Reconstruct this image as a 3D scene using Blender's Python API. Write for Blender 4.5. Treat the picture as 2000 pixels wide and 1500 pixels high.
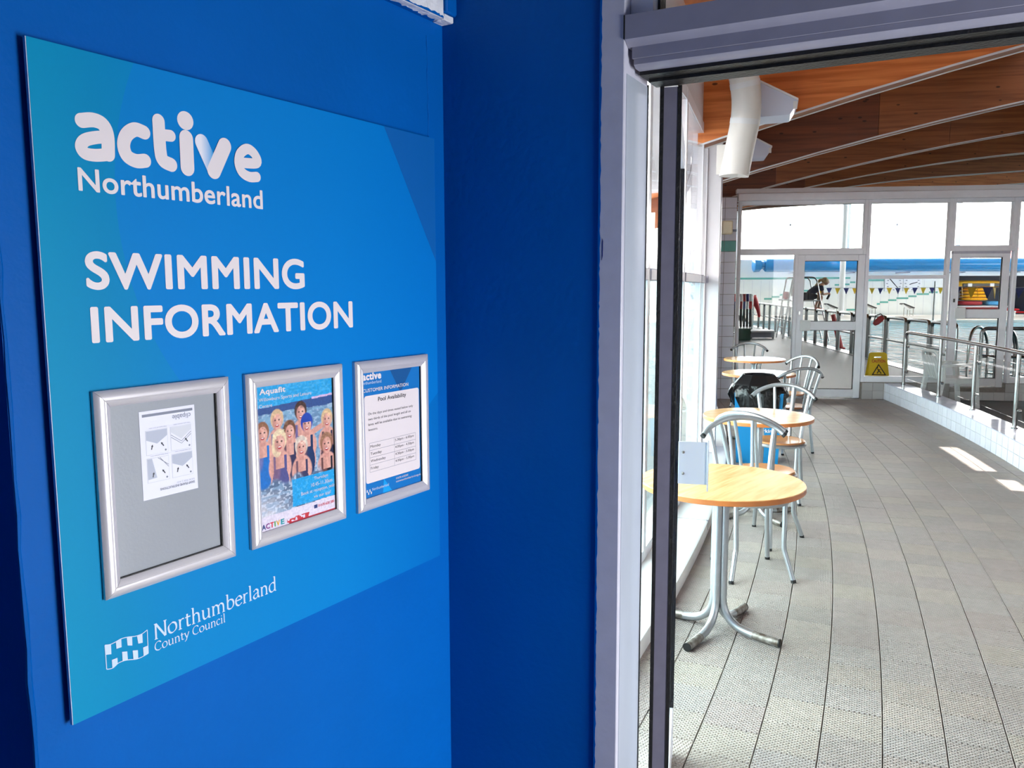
import bpy, bmesh, math, random
import numpy as np
from mathutils import Vector, Matrix
from mathutils.geometry import tessellate_polygon
random.seed(7)
for o in list(bpy.data.objects):
    bpy.data.objects.remove(o)
SC = bpy.context.scene
COL = SC.collection
PI = math.pi

# ------------------------------------------------------------------ camera
EYE = 1.62                                   # the photographer's eye height
FPX = 1600.0                                 # focal length for a 2000 px wide frame
PITCH, ROLL = 0.1165, -0.0031
_F = Vector((0, math.cos(PITCH), -math.sin(PITCH)))
_R0 = Vector((1, 0, 0)); _U0 = Vector((0, math.sin(PITCH), math.cos(PITCH)))
_R = math.cos(ROLL)*_R0 + math.sin(ROLL)*_U0
_U = -math.sin(ROLL)*_R0 + math.cos(ROLL)*_U0
CAM = Vector((0, 0, EYE))
cd = bpy.data.cameras.new('camera'); cam = bpy.data.objects.new('camera', cd); COL.objects.link(cam)
cam.matrix_world = Matrix(((_R.x, _U.x, -_F.x, 0), (_R.y, _U.y, -_F.y, 0), (_R.z, _U.z, -_F.z, EYE), (0, 0, 0, 1)))
cd.sensor_width = 36.0; cd.lens = 36.0*FPX/2000; cd.clip_start = 0.05; cd.clip_end = 400
SC.camera = cam

# ------------------------------------------------------------------ world, sun, exposure
SKY = 12.0
wd = bpy.data.worlds.new('sky'); SC.world = wd; wd.use_nodes = True
_bg = wd.node_tree.nodes['Background']
_bg.inputs[0].default_value = (1.0, 0.985, 0.97, 1); _bg.inputs[1].default_value = SKY
def lamp(name, kind, energy, loc, direction, size=(1, 1), color=(1, 1, 1), angle=0.01):
    ld = bpy.data.lights.new(name, kind); ld.energy = energy; ld.color = color
    if kind == 'AREA':
        ld.shape = 'RECTANGLE'; ld.size, ld.size_y = size
    if kind == 'SUN':
        ld.angle = angle
    lo = bpy.data.objects.new(name, ld); COL.objects.link(lo); lo.location = loc
    lo.rotation_euler = Vector(direction).to_track_quat('-Z', 'Y').to_euler()
    return lo
vs = SC.view_settings
vs.view_transform = 'Standard'; vs.look = 'None'; vs.gamma = 1; vs.exposure = 0.28; vs.use_curve_mapping = False
SC.cycles.max_bounces = 10; SC.cycles.diffuse_bounces = 5; SC.cycles.glossy_bounces = 4
SC.cycles.transparent_max_bounces = 24; SC.cycles.transmission_bounces = 6
SC.cycles.sample_clamp_indirect = 6.0
SC.cycles.caustics_reflective = False; SC.cycles.caustics_refractive = False

# ------------------------------------------------------------------ frames of the building
# the pool hall is laid out on a circle: hall(s, t) = arc length along the walkway, offset across it
HC = (-27.093, 15.514); HR = 30.94
def hall(s, t, z=0.0):
    a = s/HR
    return Vector((HC[0]+(HR+t)*math.cos(a), HC[1]+(HR+t)*math.sin(a), z))
def hrot(s): return s/HR
def st(x, y):
    dx, dy = x-HC[0], y-HC[1]
    return math.atan2(dy, dx)*HR, math.hypot(dx, dy)-HR
def ray(px, py):
    return _R*((px-1000)/FPX) - _U*((py-750)/FPX) + _F
def fl(px, py, h=0.0):                       # measured photo point at height h -> place on the plan
    d = ray(px, py); return CAM + d*((h-EYE)/d.z)
def at(px, py, Y):                           # measured photo point at depth Y
    d = ray(px, py); return CAM + d*(Y/d.y)
YAW = 0.5532
LU = Vector((math.sin(YAW), math.cos(YAW), 0)); LV = Vector((-math.cos(YAW), math.sin(YAW), 0))
L0 = LV*1.2                                  # foot of the camera on the poster wall; local x along it, -y into the room
LROT = math.atan2(LU.y, LU.x)
COR = L0 + LU*1.634                          # corner of poster wall and door wall
_th = math.radians(-4)
_w = LV*math.cos(_th) + LU*math.sin(_th)
DR = -_w; DROT = math.atan2(DR.y, DR.x); DN = Vector((-DR.y, DR.x, 0))
S_END, S_PART = -14.38, -3.45
lamp('lobby_fill', 'AREA', 57, L0 + LU*1.36 + LV*(-2.62) + Vector((0, 0, 0.95)), LV, (0.78, 1.45), (0.93, 0.97, 1.0))  # added fill lamp outside a made-up lobby window
SUN_D = (-0.30, -0.16, -1.0)
lamp('sun', 'SUN', 30.0, (0, 0, 12), SUN_D, color=(1, 0.96, 0.9), angle=0.009)

# ------------------------------------------------------------------ materials
def lin(c):
    out = []
    for v in c[:3]:
        v = v/255.0
        out.append(v/12.92 if v <= 0.04045 else ((v+0.055)/1.055)**2.4)
    return (out[0], out[1], out[2], 1.0)
MATS = {}
class NT:
    def __init__(s, name):
        s.m = bpy.data.materials.new(name); s.m.use_nodes = True; s.t = s.m.node_tree
        s.b = s.t.nodes['Principled BSDF']; s.out = s.t.nodes['Material Output']; MATS[name] = s.m
    def n(s, kind, **kw):
        x = s.t.nodes.new(kind)
        for k, v in kw.items():
            if k.startswith('_'): x.inputs[k[1:]].default_value = v
            else: setattr(x, k, v)
        return x
    def l(s, a, b): s.t.links.new(a, b)
def mat(name, c, rough=0.5, metal=0.0, var=0.0, vscale=8.0, bump=0.0, bscale=40.0, spec=None, stretch=None, c2=None, objvar=0.0, coat=0.0, emit=0.0):
    q = NT(name); b = q.b
    b.inputs['Roughness'].default_value = rough; b.inputs['Metallic'].default_value = metal
    if spec is not None: b.inputs['Specular IOR Level'].default_value = spec
    if coat: b.inputs['Coat Weight'].default_value = coat; b.inputs['Coat Roughness'].default_value = 0.08
    base = lin(c); b.inputs['Base Color'].default_value = base
    tc = q.n('ShaderNodeTexCoord'); mp = q.n('ShaderNodeMapping'); q.l(tc.outputs['Object'], mp.inputs[0])
    if stretch: mp.inputs['Scale'].default_value = stretch
    col = None
    if var or c2 is not None:
        nz = q.n('ShaderNodeTexNoise'); nz.inputs['Scale'].default_value = vscale; nz.inputs['Detail'].default_value = 5
        q.l(mp.outputs[0], nz.inputs['Vector'])
        cr = q.n('ShaderNodeValToRGB'); cr.color_ramp.elements[0].position = 0.32; cr.color_ramp.elements[1].position = 0.68
        if c2 is not None: a, d = lin(c2), base
        else:
            a = tuple(max(0, v*(1-var)) for v in base[:3])+(1,); d = tuple(min(1, v*(1+var)) for v in base[:3])+(1,)
        cr.color_ramp.elements[0].color = a; cr.color_ramp.elements[1].color = d
        q.l(nz.outputs['Fac'], cr.inputs[0]); col = cr.outputs[0]
    if objvar:
        oi = q.n('ShaderNodeObjectInfo'); mr = q.n('ShaderNodeMapRange'); mr.inputs[3].default_value = 1-objvar; mr.inputs[4].default_value = 1+objvar
        q.l(oi.outputs['Random'], mr.inputs[0])
        hs = q.n('ShaderNodeHueSaturation'); q.l(mr.outputs[0], hs.inputs['Value'])
        if col: q.l(col, hs.inputs['Color'])
        else: hs.inputs['Color'].default_value = base
        col = hs.outputs[0]
    if col: q.l(col, b.inputs['Base Color'])
    if bump:
        nb_ = q.n('ShaderNodeTexNoise'); nb_.inputs['Scale'].default_value = bscale; nb_.inputs['Detail'].default_value = 3
        q.l(mp.outputs[0], nb_.inputs['Vector'])
        bp = q.n('ShaderNodeBump'); bp.inputs['Strength'].default_value = bump; bp.inputs['Distance'].default_value = 0.01
        q.l(nb_.outputs['Fac'], bp.inputs['Height']); q.l(bp.outputs[0], b.inputs['Normal'])
    if emit:
        b.inputs['Emission Color'].default_value = base; b.inputs['Emission Strength'].default_value = emit
    return q.m
def glass(name, tint=(1, 1, 1), rough=0.0, ior=1.45, dull=0.0, rmax=0.5):
    q = NT(name); q.t.nodes.remove(q.b)
    tr = q.n('ShaderNodeBsdfTransparent'); tr.inputs[0].default_value = (*tint, 1)
    gl = q.n('ShaderNodeBsdfGlossy'); gl.inputs['Roughness'].default_value = rough
    lw = q.n('ShaderNodeLayerWeight'); lw.inputs[0].default_value = 0.5
    pw = q.n('ShaderNodeMath', operation='POWER'); pw.inputs[1].default_value = 5.0; q.l(lw.outputs['Facing'], pw.inputs[0])
    r0 = ((ior-1)/(ior+1))**2
    fr = q.n('ShaderNodeMapRange'); fr.inputs[3].default_value = r0; fr.inputs[4].default_value = rmax; q.l(pw.outputs[0], fr.inputs[0])
    mx = q.n('ShaderNodeMixShader'); q.l(fr.outputs[0], mx.inputs[0]); q.l(tr.outputs[0], mx.inputs[1]); q.l(gl.outputs[0], mx.inputs[2])
    last = mx
    if dull:
        df = q.n('ShaderNodeBsdfTranslucent'); df.inputs[0].default_value = (*tint, 1)
        m2 = q.n('ShaderNodeMixShader'); m2.inputs[0].default_value = dull
        q.l(mx.outputs[0], m2.inputs[1]); q.l(df.outputs[0], m2.inputs[2]); last = m2
    q.l(last.outputs[0], q.out.inputs[0]); return q.m

mat('blue_paint', (0, 88, 170), 0.5, var=0.05, vscale=3, bump=0.10, bscale=55, spec=0.08)
mat('white_paint', (224, 222, 226), 0.45, var=0.03, vscale=4)
mat('sill_white', (242, 242, 242), 0.4)
mat('chipped_white', (226, 224, 228), 0.5, var=0.10, vscale=30, bump=0.5, bscale=60)
mat('frame_grey', (188, 186, 200), 0.38, var=0.04, vscale=20, bump=0.05, bscale=90)
mat('header_grey', (140, 138, 154), 0.38, var=0.04, vscale=20)  # frame grey with shade put in to offset the close lamp
mat('leaf_grey', (104, 101, 116), 0.4, var=0.06, vscale=25)  # darker grey put in to offset lamp light on the leaf edge
mat('frame_white', (240, 240, 246), 0.35, var=0.03, vscale=6)
mat('reveal_white', (164, 170, 182), 0.14, var=0.06, vscale=9, stretch=(1, 1, 0.2))
mat('black_rubber', (14, 13, 14), 0.5, var=0.4, vscale=60, bump=0.3, bscale=110)
mat('ceiling_white', (230, 228, 224), 0.8)
mat('lobby_ceiling', (96, 100, 110), 0.8)
mat('lobby_floor', (120, 116, 110), 0.6, var=0.1, vscale=10)
mat('grout', (128, 120, 112), 0.8, var=0.15, vscale=30)
mat('wall_tile', (230, 230, 240), 0.12, objvar=0.05, spec=0.6)
mat('plinth_tile', (176, 172, 170), 0.2, objvar=0.06)
mat('teal_tile', (90, 158, 148), 0.2, objvar=0.05)
mat('far_tile', (222, 226, 224), 0.25, var=0.03, vscale=2)
mat('coping', (206, 206, 226), 0.10, var=0.08, vscale=14, spec=0.7)
mat('steel', (196, 196, 194), 0.16, metal=1.0, var=0.05, vscale=20)
mat('steel_dark', (150, 152, 152), 0.22, metal=1.0, var=0.05, vscale=20)
mat('alu_tube', (176, 180, 184), 0.34, metal=0.75, var=0.05, vscale=25)
mat('worn_tube', (168, 164, 158), 0.45, metal=0.55, c2=(96, 84, 74), vscale=38)
mat('rubber_plug', (24, 24, 26), 0.5)
mat('pole_white', (228, 230, 234), 0.4)
mat('plastic_white', (226, 228, 228), 0.35)
mat('plastic_light', (208, 216, 234), 0.3)
mat('cream_plastic', (226, 214, 186), 0.5)
mat('duct_white', (226, 224, 218), 0.4, var=0.02)
mat('black_bag', (12, 12, 13), 0.22, bump=1.0, bscale=26, stretch=(1, 1, 0.5))
mat('black_plastic', (20, 20, 22), 0.35)
mat('bin_blue', (0, 120, 176), 0.45)
mat('bin_label', (196, 208, 222), 0.5)
mat('sign_yellow', (222, 186, 24), 0.45)
mat('sign_black', (26, 24, 20), 0.5)
mat('sign_red', (190, 40, 26), 0.5)
mat('duct_blue', (0, 120, 188), 0.22, spec=0.6)
mat('flag_yellow', (240, 190, 30), 0.6)
mat('flag_navy', (24, 34, 110), 0.6)
mat('hall_grey', (160, 158, 156), 0.7)
mat('deck', (80, 84, 88), 0.5, var=0.08, vscale=2.5)
mat('wet_deck', (178, 170, 160), 0.3, var=0.06, vscale=2)
mat('red_foam', (200, 34, 40), 0.5, var=0.1)
mat('red_dark', (150, 28, 40), 0.6, var=0.1)
mat('green_plastic', (20, 74, 50), 0.4)
mat('navy_cloth', (22, 30, 66), 0.8)
mat('skin', (204, 150, 124), 0.55, var=0.06)
mat('hair_blond', (196, 168, 120), 0.6, var=0.2, vscale=30)
mat('dark_cloth', (26, 28, 40), 0.8)
mat('eye_dark', (40, 30, 26), 0.4)
mat('lip', (170, 92, 86), 0.5)
mat('yellow_kayak', (238, 176, 26), 0.4, var=0.08)
mat('blue_pad', (70, 150, 200), 0.5, var=0.1)
mat('print_white', (226, 214, 216), 0.5)
mat('print_soft', (190, 208, 232), 0.5)
mat('print_black', (34, 34, 44), 0.5)
mat('print_grey', (120, 124, 140), 0.5)
mat('print_pale', (176, 180, 196), 0.5)
mat('print_silver', (206, 206, 214), 0.5)
mat('sheet_white', (228, 226, 240), 0.35)
mat('board_edge', (186, 196, 220), 0.4)
mat('snap_alu', (216, 210, 214), 0.28, metal=0.35, var=0.02, vscale=5)
mat('back_silver', (150, 153, 160), 0.3, var=0.03, vscale=4, bump=0.03, bscale=220)
mat('poster_blue', (10, 110, 184), 0.4)
mat('poster_dark_blue', (18, 82, 142), 0.4)
mat('poster_cyan', (22, 152, 220), 0.35)
mat('tri_blue', (0, 92, 168), 0.4)
for nm, c in dict(ltr_navy=(38, 60, 120), ltr_red=(214, 40, 60), ltr_purple=(130, 40, 130), ltr_teal=(20, 150, 160), ltr_yellow=(232, 170, 40), ltr_green=(60, 160, 70)).items():
    mat(nm, c, 0.5)
glass('glass_clear', (0.985, 0.985, 0.98))
glass('glass_thin', (0.985, 0.99, 0.988), ior=1.25, rmax=0.25)
glass('glass_teal', (0.84, 0.955, 0.965))
glass('slit_glass', (0.36, 0.36, 0.36))  # dims sky and sun coming through the added roof slits
glass('poster_film', (1, 1, 1), rough=0.06, ior=1.25)

def floor_tile_material():
    q = NT('floor_tile'); b = q.b
    tc = q.n('ShaderNodeTexCoord'); oi = q.n('ShaderNodeObjectInfo'); gm = q.n('ShaderNodeNewGeometry')
    cr = q.n('ShaderNodeValToRGB'); e = cr.color_ramp.elements
    e[0].color = lin((166, 156, 150)); e[1].color = lin((180, 168, 160))
    for p_, c in ((0.3, (173, 164, 159)), (0.55, (170, 157, 152)), (0.8, (176, 166, 155))):
        x = e.new(p_); x.color = lin(c)
    ad = q.n('ShaderNodeMath', operation='ADD'); fr = q.n('ShaderNodeMath', operation='FRACT')
    q.l(oi.outputs['Random'], ad.inputs[0]); q.l(gm.outputs['Random Per Island'], ad.inputs[1]); q.l(ad.outputs[0], fr.inputs[0]); q.l(fr.outputs[0], cr.inputs[0])
    nz = q.n('ShaderNodeTexNoise'); nz.inputs['Scale'].default_value = 18; nz.inputs['Detail'].default_value = 6; q.l(gm.outputs['Position'], nz.inputs['Vector'])
    mr = q.n('ShaderNodeMapRange'); mr.inputs[1].default_value = 0.3; mr.inputs[2].default_value = 0.7; mr.inputs[3].default_value = 0.92; mr.inputs[4].default_value = 1.05; q.l(nz.outputs['Fac'], mr.inputs[0])
    mx = q.n('ShaderNodeVectorMath', operation='MULTIPLY'); q.l(cr.outputs[0], mx.inputs[0]); q.l(mr.outputs[0], mx.inputs[1]); q.l(mx.outputs[0], b.inputs['Base Color'])
    b.inputs['Roughness'].default_value = 0.48; b.inputs['Specular IOR Level'].default_value = 0.35
    # small anti-slip studs in diagonal rows
    mp = q.n('ShaderNodeMapping'); mp.inputs['Rotation'].default_value = (0, 0, 0.785); mp.inputs['Scale'].default_value = (78, 78, 0); q.l(tc.outputs['Object'], mp.inputs[0])
    fv = q.n('ShaderNodeVectorMath', operation='FRACTION'); q.l(mp.outputs[0], fv.inputs[0])
    sb = q.n('ShaderNodeVectorMath', operation='SUBTRACT'); sb.inputs[1].default_value = (0.5, 0.5, 0); q.l(fv.outputs[0], sb.inputs[0])
    ln = q.n('ShaderNodeVectorMath', operation='LENGTH'); q.l(sb.outputs[0], ln.inputs[0])
    m2 = q.n('ShaderNodeMapRange'); m2.interpolation_type = 'SMOOTHSTEP'; m2.inputs[1].default_value = 0.2; m2.inputs[2].default_value = 0.46; m2.inputs[3].default_value = 1; m2.inputs[4].default_value = 0; q.l(ln.outputs['Value'], m2.inputs[0])
    bp = q.n('ShaderNodeBump'); bp.inputs['Strength'].default_value = 1.0; bp.inputs['Distance'].default_value = 0.006
    q.l(m2.outputs[0], bp.inputs['Height']); q.l(bp.outputs[0], b.inputs['Normal'])
floor_tile_material()

def timber(name, c_dark, c_light):
    q = NT(name); b = q.b
    tc = q.n('ShaderNodeTexCoord'); mp = q.n('ShaderNodeMapping'); mp.inputs['Scale'].default_value = (0.5, 3, 11); q.l(tc.outputs['Object'], mp.inputs[0])
    nz = q.n('ShaderNodeTexNoise'); nz.inputs['Scale'].default_value = 2.6; nz.inputs['Detail'].default_value = 8; nz.inputs['Distortion'].default_value = 0.4; q.l(mp.outputs[0], nz.inputs['Vector'])
    cr = q.n('ShaderNodeValToRGB'); cr.color_ramp.elements[0].position = 0.35; cr.color_ramp.elements[1].position = 0.62
    cr.color_ramp.elements[0].color = lin(c_dark); cr.color_ramp.elements[1].color = lin(c_light); q.l(nz.outputs['Fac'], cr.inputs[0])
    m2 = q.n('ShaderNodeMapping'); m2.inputs['Scale'].default_value = (1.1, 0.3, 2.4); q.l(tc.outputs['Object'], m2.inputs[0])
    vo = q.n('ShaderNodeTexVoronoi'); vo.inputs['Scale'].default_value = 4.0; q.l(m2.outputs[0], vo.inputs['Vector'])
    kr = q.n('ShaderNodeMapRange'); kr.interpolation_type = 'SMOOTHSTEP'; kr.inputs[1].default_value = 0.075; kr.inputs[2].default_value = 0.12; kr.inputs[3].default_value = 0.25; kr.inputs[4].default_value = 1; q.l(vo.outputs['Distance'], kr.inputs[0])
    mx = q.n('ShaderNodeVectorMath', operation='MULTIPLY'); q.l(cr.outputs[0], mx.inputs[0]); q.l(kr.outputs[0], mx.inputs[1]); q.l(mx.outputs[0], b.inputs['Base Color'])
    b.inputs['Roughness'].default_value = 0.45
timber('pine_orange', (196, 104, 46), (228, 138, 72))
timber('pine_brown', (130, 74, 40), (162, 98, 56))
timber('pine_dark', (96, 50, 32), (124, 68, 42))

def beech(name):
    q = NT(name); b = q.b
    tc = q.n('ShaderNodeTexCoord'); mp = q.n('ShaderNodeMapping'); mp.inputs['Scale'].default_value = (1.5, 14, 3); q.l(tc.outputs['Object'], mp.inputs[0])
    nz = q.n('ShaderNodeTexNoise'); nz.inputs['Scale'].default_value = 3.0; nz.inputs['Detail'].default_value = 6; q.l(mp.outputs[0], nz.inputs['Vector'])
    cr = q.n('ShaderNodeValToRGB'); cr.color_ramp.elements[0].color = lin((224, 160, 98)); cr.color_ramp.elements[1].color = lin((238, 188, 130)); cr.color_ramp.elements[0].position = 0.35; cr.color_ramp.elements[1].position = 0.65
    q.l(nz.outputs['Fac'], cr.inputs[0]); q.l(cr.outputs[0], b.inputs['Base Color']); b.inputs['Roughness'].default_value = 0.22
beech('beech_laminate')
mat('beech_edge', (206, 122, 62), 0.4, var=0.12, vscale=12)
mat('beech_seat', (206, 142, 92), 0.22, var=0.1, vscale=10, stretch=(1, 8, 1))

def water_material():
    q = NT('pool_water'); b = q.b
    b.inputs['Base Color'].default_value = lin((10, 118, 138)); b.inputs['Roughness'].default_value = 0.06
    b.inputs['IOR'].default_value = 1.08
    tc = q.n('ShaderNodeTexCoord'); mp = q.n('ShaderNodeMapping'); mp.inputs['Scale'].default_value = (1.0, 0.55, 1); q.l(tc.outputs['Object'], mp.inputs[0])
    nz = q.n('ShaderNodeTexNoise'); nz.inputs['Scale'].default_value = 1.7; nz.inputs['Detail'].default_value = 5; q.l(mp.outputs[0], nz.inputs['Vector'])
    bp = q.n('ShaderNodeBump'); bp.inputs['Strength'].default_value = 1.0; bp.inputs['Distance'].default_value = 0.5; q.l(nz.outputs['Fac'], bp.inputs['Height']); q.l(bp.outputs[0], b.inputs['Normal'])
water_material()

def board_material():
    # printed artwork: teal fading into blue, with a large lighter disc
    q = NT('board_print'); b = q.b
    tc = q.n('ShaderNodeTexCoord'); sx = q.n('ShaderNodeSeparateXYZ'); q.l(tc.outputs['Object'], sx.inputs[0])
    cr = q.n('ShaderNodeValToRGB'); e = cr.color_ramp.elements
    e[0].position = 0.0; e[0].color = lin((0, 138, 182)); e[1].position = 1.0; e[1].color = lin((0, 96, 176))
    for p_, c in ((0.09, (0, 130, 180)), (0.22, (0, 124, 188)), (0.6, (0, 118, 190))):
        x = e.new(p_); x.color = lin(c)
    q.l(sx.outputs['X'], cr.inputs[0])
    dv = q.n('ShaderNodeVectorMath', operation='DISTANCE'); dv.inputs[1].default_value = (0.62, 0, 0.80)
    cb = q.n('ShaderNodeCombineXYZ'); q.l(sx.outputs['X'], cb.inputs[0]); q.l(sx.outputs['Z'], cb.inputs[2]); q.l(cb.outputs[0], dv.inputs[0])
    lt = q.n('ShaderNodeMath', operation='LESS_THAN'); lt.inputs[1].default_value = 0.50; q.l(dv.outputs['Value'], lt.inputs[0])
    mf = q.n('ShaderNodeMath', operation='MULTIPLY'); mf.inputs[1].default_value = 0.55; q.l(lt.outputs[0], mf.inputs[0])
    mx = q.n('ShaderNodeMix', data_type='RGBA'); q.l(mf.outputs[0], mx.inputs[0]); q.l(cr.outputs[0], mx.inputs[6]); mx.inputs[7].default_value = lin((0, 118, 202))
    q.l(mx.outputs[2], b.inputs['Base Color']); b.inputs['Roughness'].default_value = 0.5; b.inputs['Specular IOR Level'].default_value = 0.1
board_material()
def vcol_material():
    q = NT('poster_photo'); b = q.b
    at_ = q.n('ShaderNodeVertexColor'); at_.layer_name = 'Col'; q.l(at_.outputs[0], b.inputs['Base Color']); b.inputs['Roughness'].default_value = 0.3
vcol_material()
def M(n): return MATS[n]

# ------------------------------------------------------------------ mesh helpers
class MB:
    def __init__(s): s.v = []; s.f = []
    def add(s, vs_, fs_):
        o = len(s.v); s.v += [tuple(p) for p in vs_]; s.f += [tuple(o+i for i in f) for f in fs_]; return s
    def box(s, x0, x1, y0, y1, z0, z1, bev=0.0, mtx=None):
        if bev <= 0:
            vs_ = [(x, y, z) for z in (z0, z1) for x, y in ((x0, y0), (x1, y0), (x1, y1), (x0, y1))]
            fs_ = [(3, 2, 1, 0), (4, 5, 6, 7), (0, 1, 5, 4), (1, 2, 6, 5), (2, 3, 7, 6), (3, 0, 4, 7)]
        else:
            bm = bmesh.new(); bmesh.ops.create_cube(bm, size=1)
            for p in bm.verts: p.co = Vector(((x0+x1)/2+p.co.x*(x1-x0), (y0+y1)/2+p.co.y*(y1-y0), (z0+z1)/2+p.co.z*(z1-z0)))
            bmesh.ops.bevel(bm, geom=list(bm.edges), offset=bev, segments=1, affect='EDGES')
            bm.verts.index_update(); vs_ = [p.co.copy() for p in bm.verts]; fs_ = [[p.index for p in f.verts] for f in bm.faces]; bm.free()
        if mtx is not None: vs_ = [mtx @ Vector(p) for p in vs_]
        return s.add(vs_, fs_)
    def prism(s, poly, axis, a, b):          # extrude a 2D outline along 'x', 'y' or 'z'
        def P(p, h): return {'x': (h, p[0], p[1]), 'y': (p[0], h, p[1]), 'z': (p[0], p[1], h)}[axis]
        n = len(poly); vs_ = [P(p, a) for p in poly]+[P(p, b) for p in poly]
        tris = tessellate_polygon([[Vector((p[0], p[1], 0)) for p in poly]])
        fs_ = [tuple(t) for t in tris]+[tuple(n+i for i in reversed(t)) for t in tris]
        fs_ += [(i, (i+1) % n, n+(i+1) % n, n+i) for i in range(n)]
        return s.add(vs_, fs_)
    def tube(s, pts, r, seg=8, caps=True, closed=False):
        pts = [Vector(p) for p in pts]; n = len(pts); rs = r if isinstance(r, (list, tuple)) else [r]*n
        vs_ = []; nrm = None
        for i, p in enumerate(pts):
            if closed: d = pts[(i+1) % n]-pts[i-1]
            else: d = pts[min(i+1, n-1)]-pts[max(i-1, 0)]
            d.normalize()
            if nrm is None:
                nrm = d.orthogonal().normalized()
            else:
                nrm = (nrm-d*nrm.dot(d)).normalized()
            bn = d.cross(nrm)
            for k in range(seg):
                a = 2*PI*k/seg; vs_.append(p+(nrm*math.cos(a)+bn*math.sin(a))*rs[i])
        fs_ = []
        for i in range(n if closed else n-1):
            j = (i+1) % n
            for k in range(seg):
                k2 = (k+1) % seg; fs_.append((i*seg+k, i*seg+k2, j*seg+k2, j*seg+k))
        if caps and not closed:
            fs_.append(tuple(reversed(range(seg)))); fs_.append(tuple((n-1)*seg+k for k in range(seg)))
        return s.add(vs_, fs_)
    def lathe(s, prof, seg=24, c=(0, 0), a0=0.0):
        n = len(prof); vs_ = []
        for r, z in prof:
            for k in range(seg):
                a = a0+2*PI*k/seg; vs_.append((c[0]+r*math.cos(a), c[1]+r*math.sin(a), z))
        fs_ = []
        for i in range(n-1):
            for k in range(seg):
                k2 = (k+1) % seg; fs_.append((i*seg+k, i*seg+k2, (i+1)*seg+k2, (i+1)*seg+k))
        if prof[0][0] > 1e-6: fs_.append(tuple(reversed(range(seg))))
        if prof[-1][0] > 1e-6: fs_.append(tuple((n-1)*seg+k for k in range(seg)))
        return s.add(vs_, fs_)
    def ball(s, c, r, seg=12, rings=8, sc=(1, 1, 1)):
        vs_ = [(c[0], c[1], c[2]-r*sc[2])]
        for i in range(1, rings):
            ph = -PI/2+PI*i/rings
            for k in range(seg):
                a = 2*PI*k/seg; vs_.append((c[0]+r*sc[0]*math.cos(ph)*math.cos(a), c[1]+r*sc[1]*math.cos(ph)*math.sin(a), c[2]+r*sc[2]*math.sin(ph)))
        vs_.append((c[0], c[1], c[2]+r*sc[2])); top = len(vs_)-1
        fs_ = [(0, 1+(k+1) % seg, 1+k) for k in range(seg)]
        for i in range(rings-2):
            for k in range(seg):
                a, b = 1+i*seg+k, 1+i*seg+(k+1) % seg; fs_.append((a, b, b+seg, a+seg))
        o = 1+(rings-2)*seg; fs_ += [(o+k, o+(k+1) % seg, top) for k in range(seg)]
        return s.add(vs_, fs_)
    def mesh(s, name, m, smooth=True):
        me = bpy.data.meshes.new(name); me.from_pydata(s.v, [], s.f)
        bm = bmesh.new(); bm.from_mesh(me); bmesh.ops.recalc_face_normals(bm, faces=bm.faces); bm.to_mesh(me); bm.free()
        me.materials.append(M(m))
        if smooth:
            me.polygons.foreach_set('use_smooth', [True]*len(me.polygons)); me.set_sharp_from_angle(angle=math.radians(38))
        me.update(); return me
    def build(s, name, m, parent=None, smooth=True, **kw):
        return link(name, s.mesh(name, m, smooth), parent, **kw)
def link(name, me, parent=None, loc=(0, 0, 0), rotz=0.0, label=None, cat=None, group=None, kind=None):
    o = bpy.data.objects.new(name, me); COL.objects.link(o); o.parent = parent
    o.location = loc
    if rotz: o.rotation_euler = (0, 0, rotz)
    tag(o, label, cat, group, kind); return o
def tag(o, label=None, cat=None, group=None, kind=None):
    if label: o['label'] = label
    if cat: o['category'] = cat
    if group: o['group'] = group
    if kind: o['kind'] = kind
    return o
def thing(name, label, cat, loc=(0, 0, 0), rotz=0.0, group=None, kind=None):
    o = bpy.data.objects.new(name, None); COL.objects.link(o); o.empty_display_size = 0.1
    o.location = loc; o.rotation_euler = (0, 0, rotz)
    return tag(o, label, cat, group, kind)
def dup(root, loc, rotz, label, group=None):
    def cp(o, parent):
        c = o.copy(); COL.objects.link(c); c.parent = parent
        for k in ('label', 'category', 'group', 'kind'):
            if k in o: c[k] = o[k]
        for ch in list(o.children): cp(ch, c)
        return c
    r = cp(root, None); r.location = loc; r.rotation_euler = (0, 0, rotz); r['label'] = label
    if group: r['group'] = group
    return r
def smoothpath(pts, n=6, closed=False):
    pts = [Vector(p) for p in pts]; N = len(pts); out = []
    for i in range(N if closed else N-1):
        p0 = pts[i-1] if (i > 0 or closed) else pts[0]; p1 = pts[i]; p2 = pts[(i+1) % N]; p3 = pts[(i+2) % N] if (closed or i+2 < N) else pts[-1]
        for k in range(n):
            t = k/n; out.append(0.5*((2*p1)+(p2-p0)*t+(2*p0-5*p1+4*p2-p3)*t*t+(3*p1-p0-3*p2+p3)*t**3))
    if not closed: out.append(pts[-1])
    return out

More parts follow.
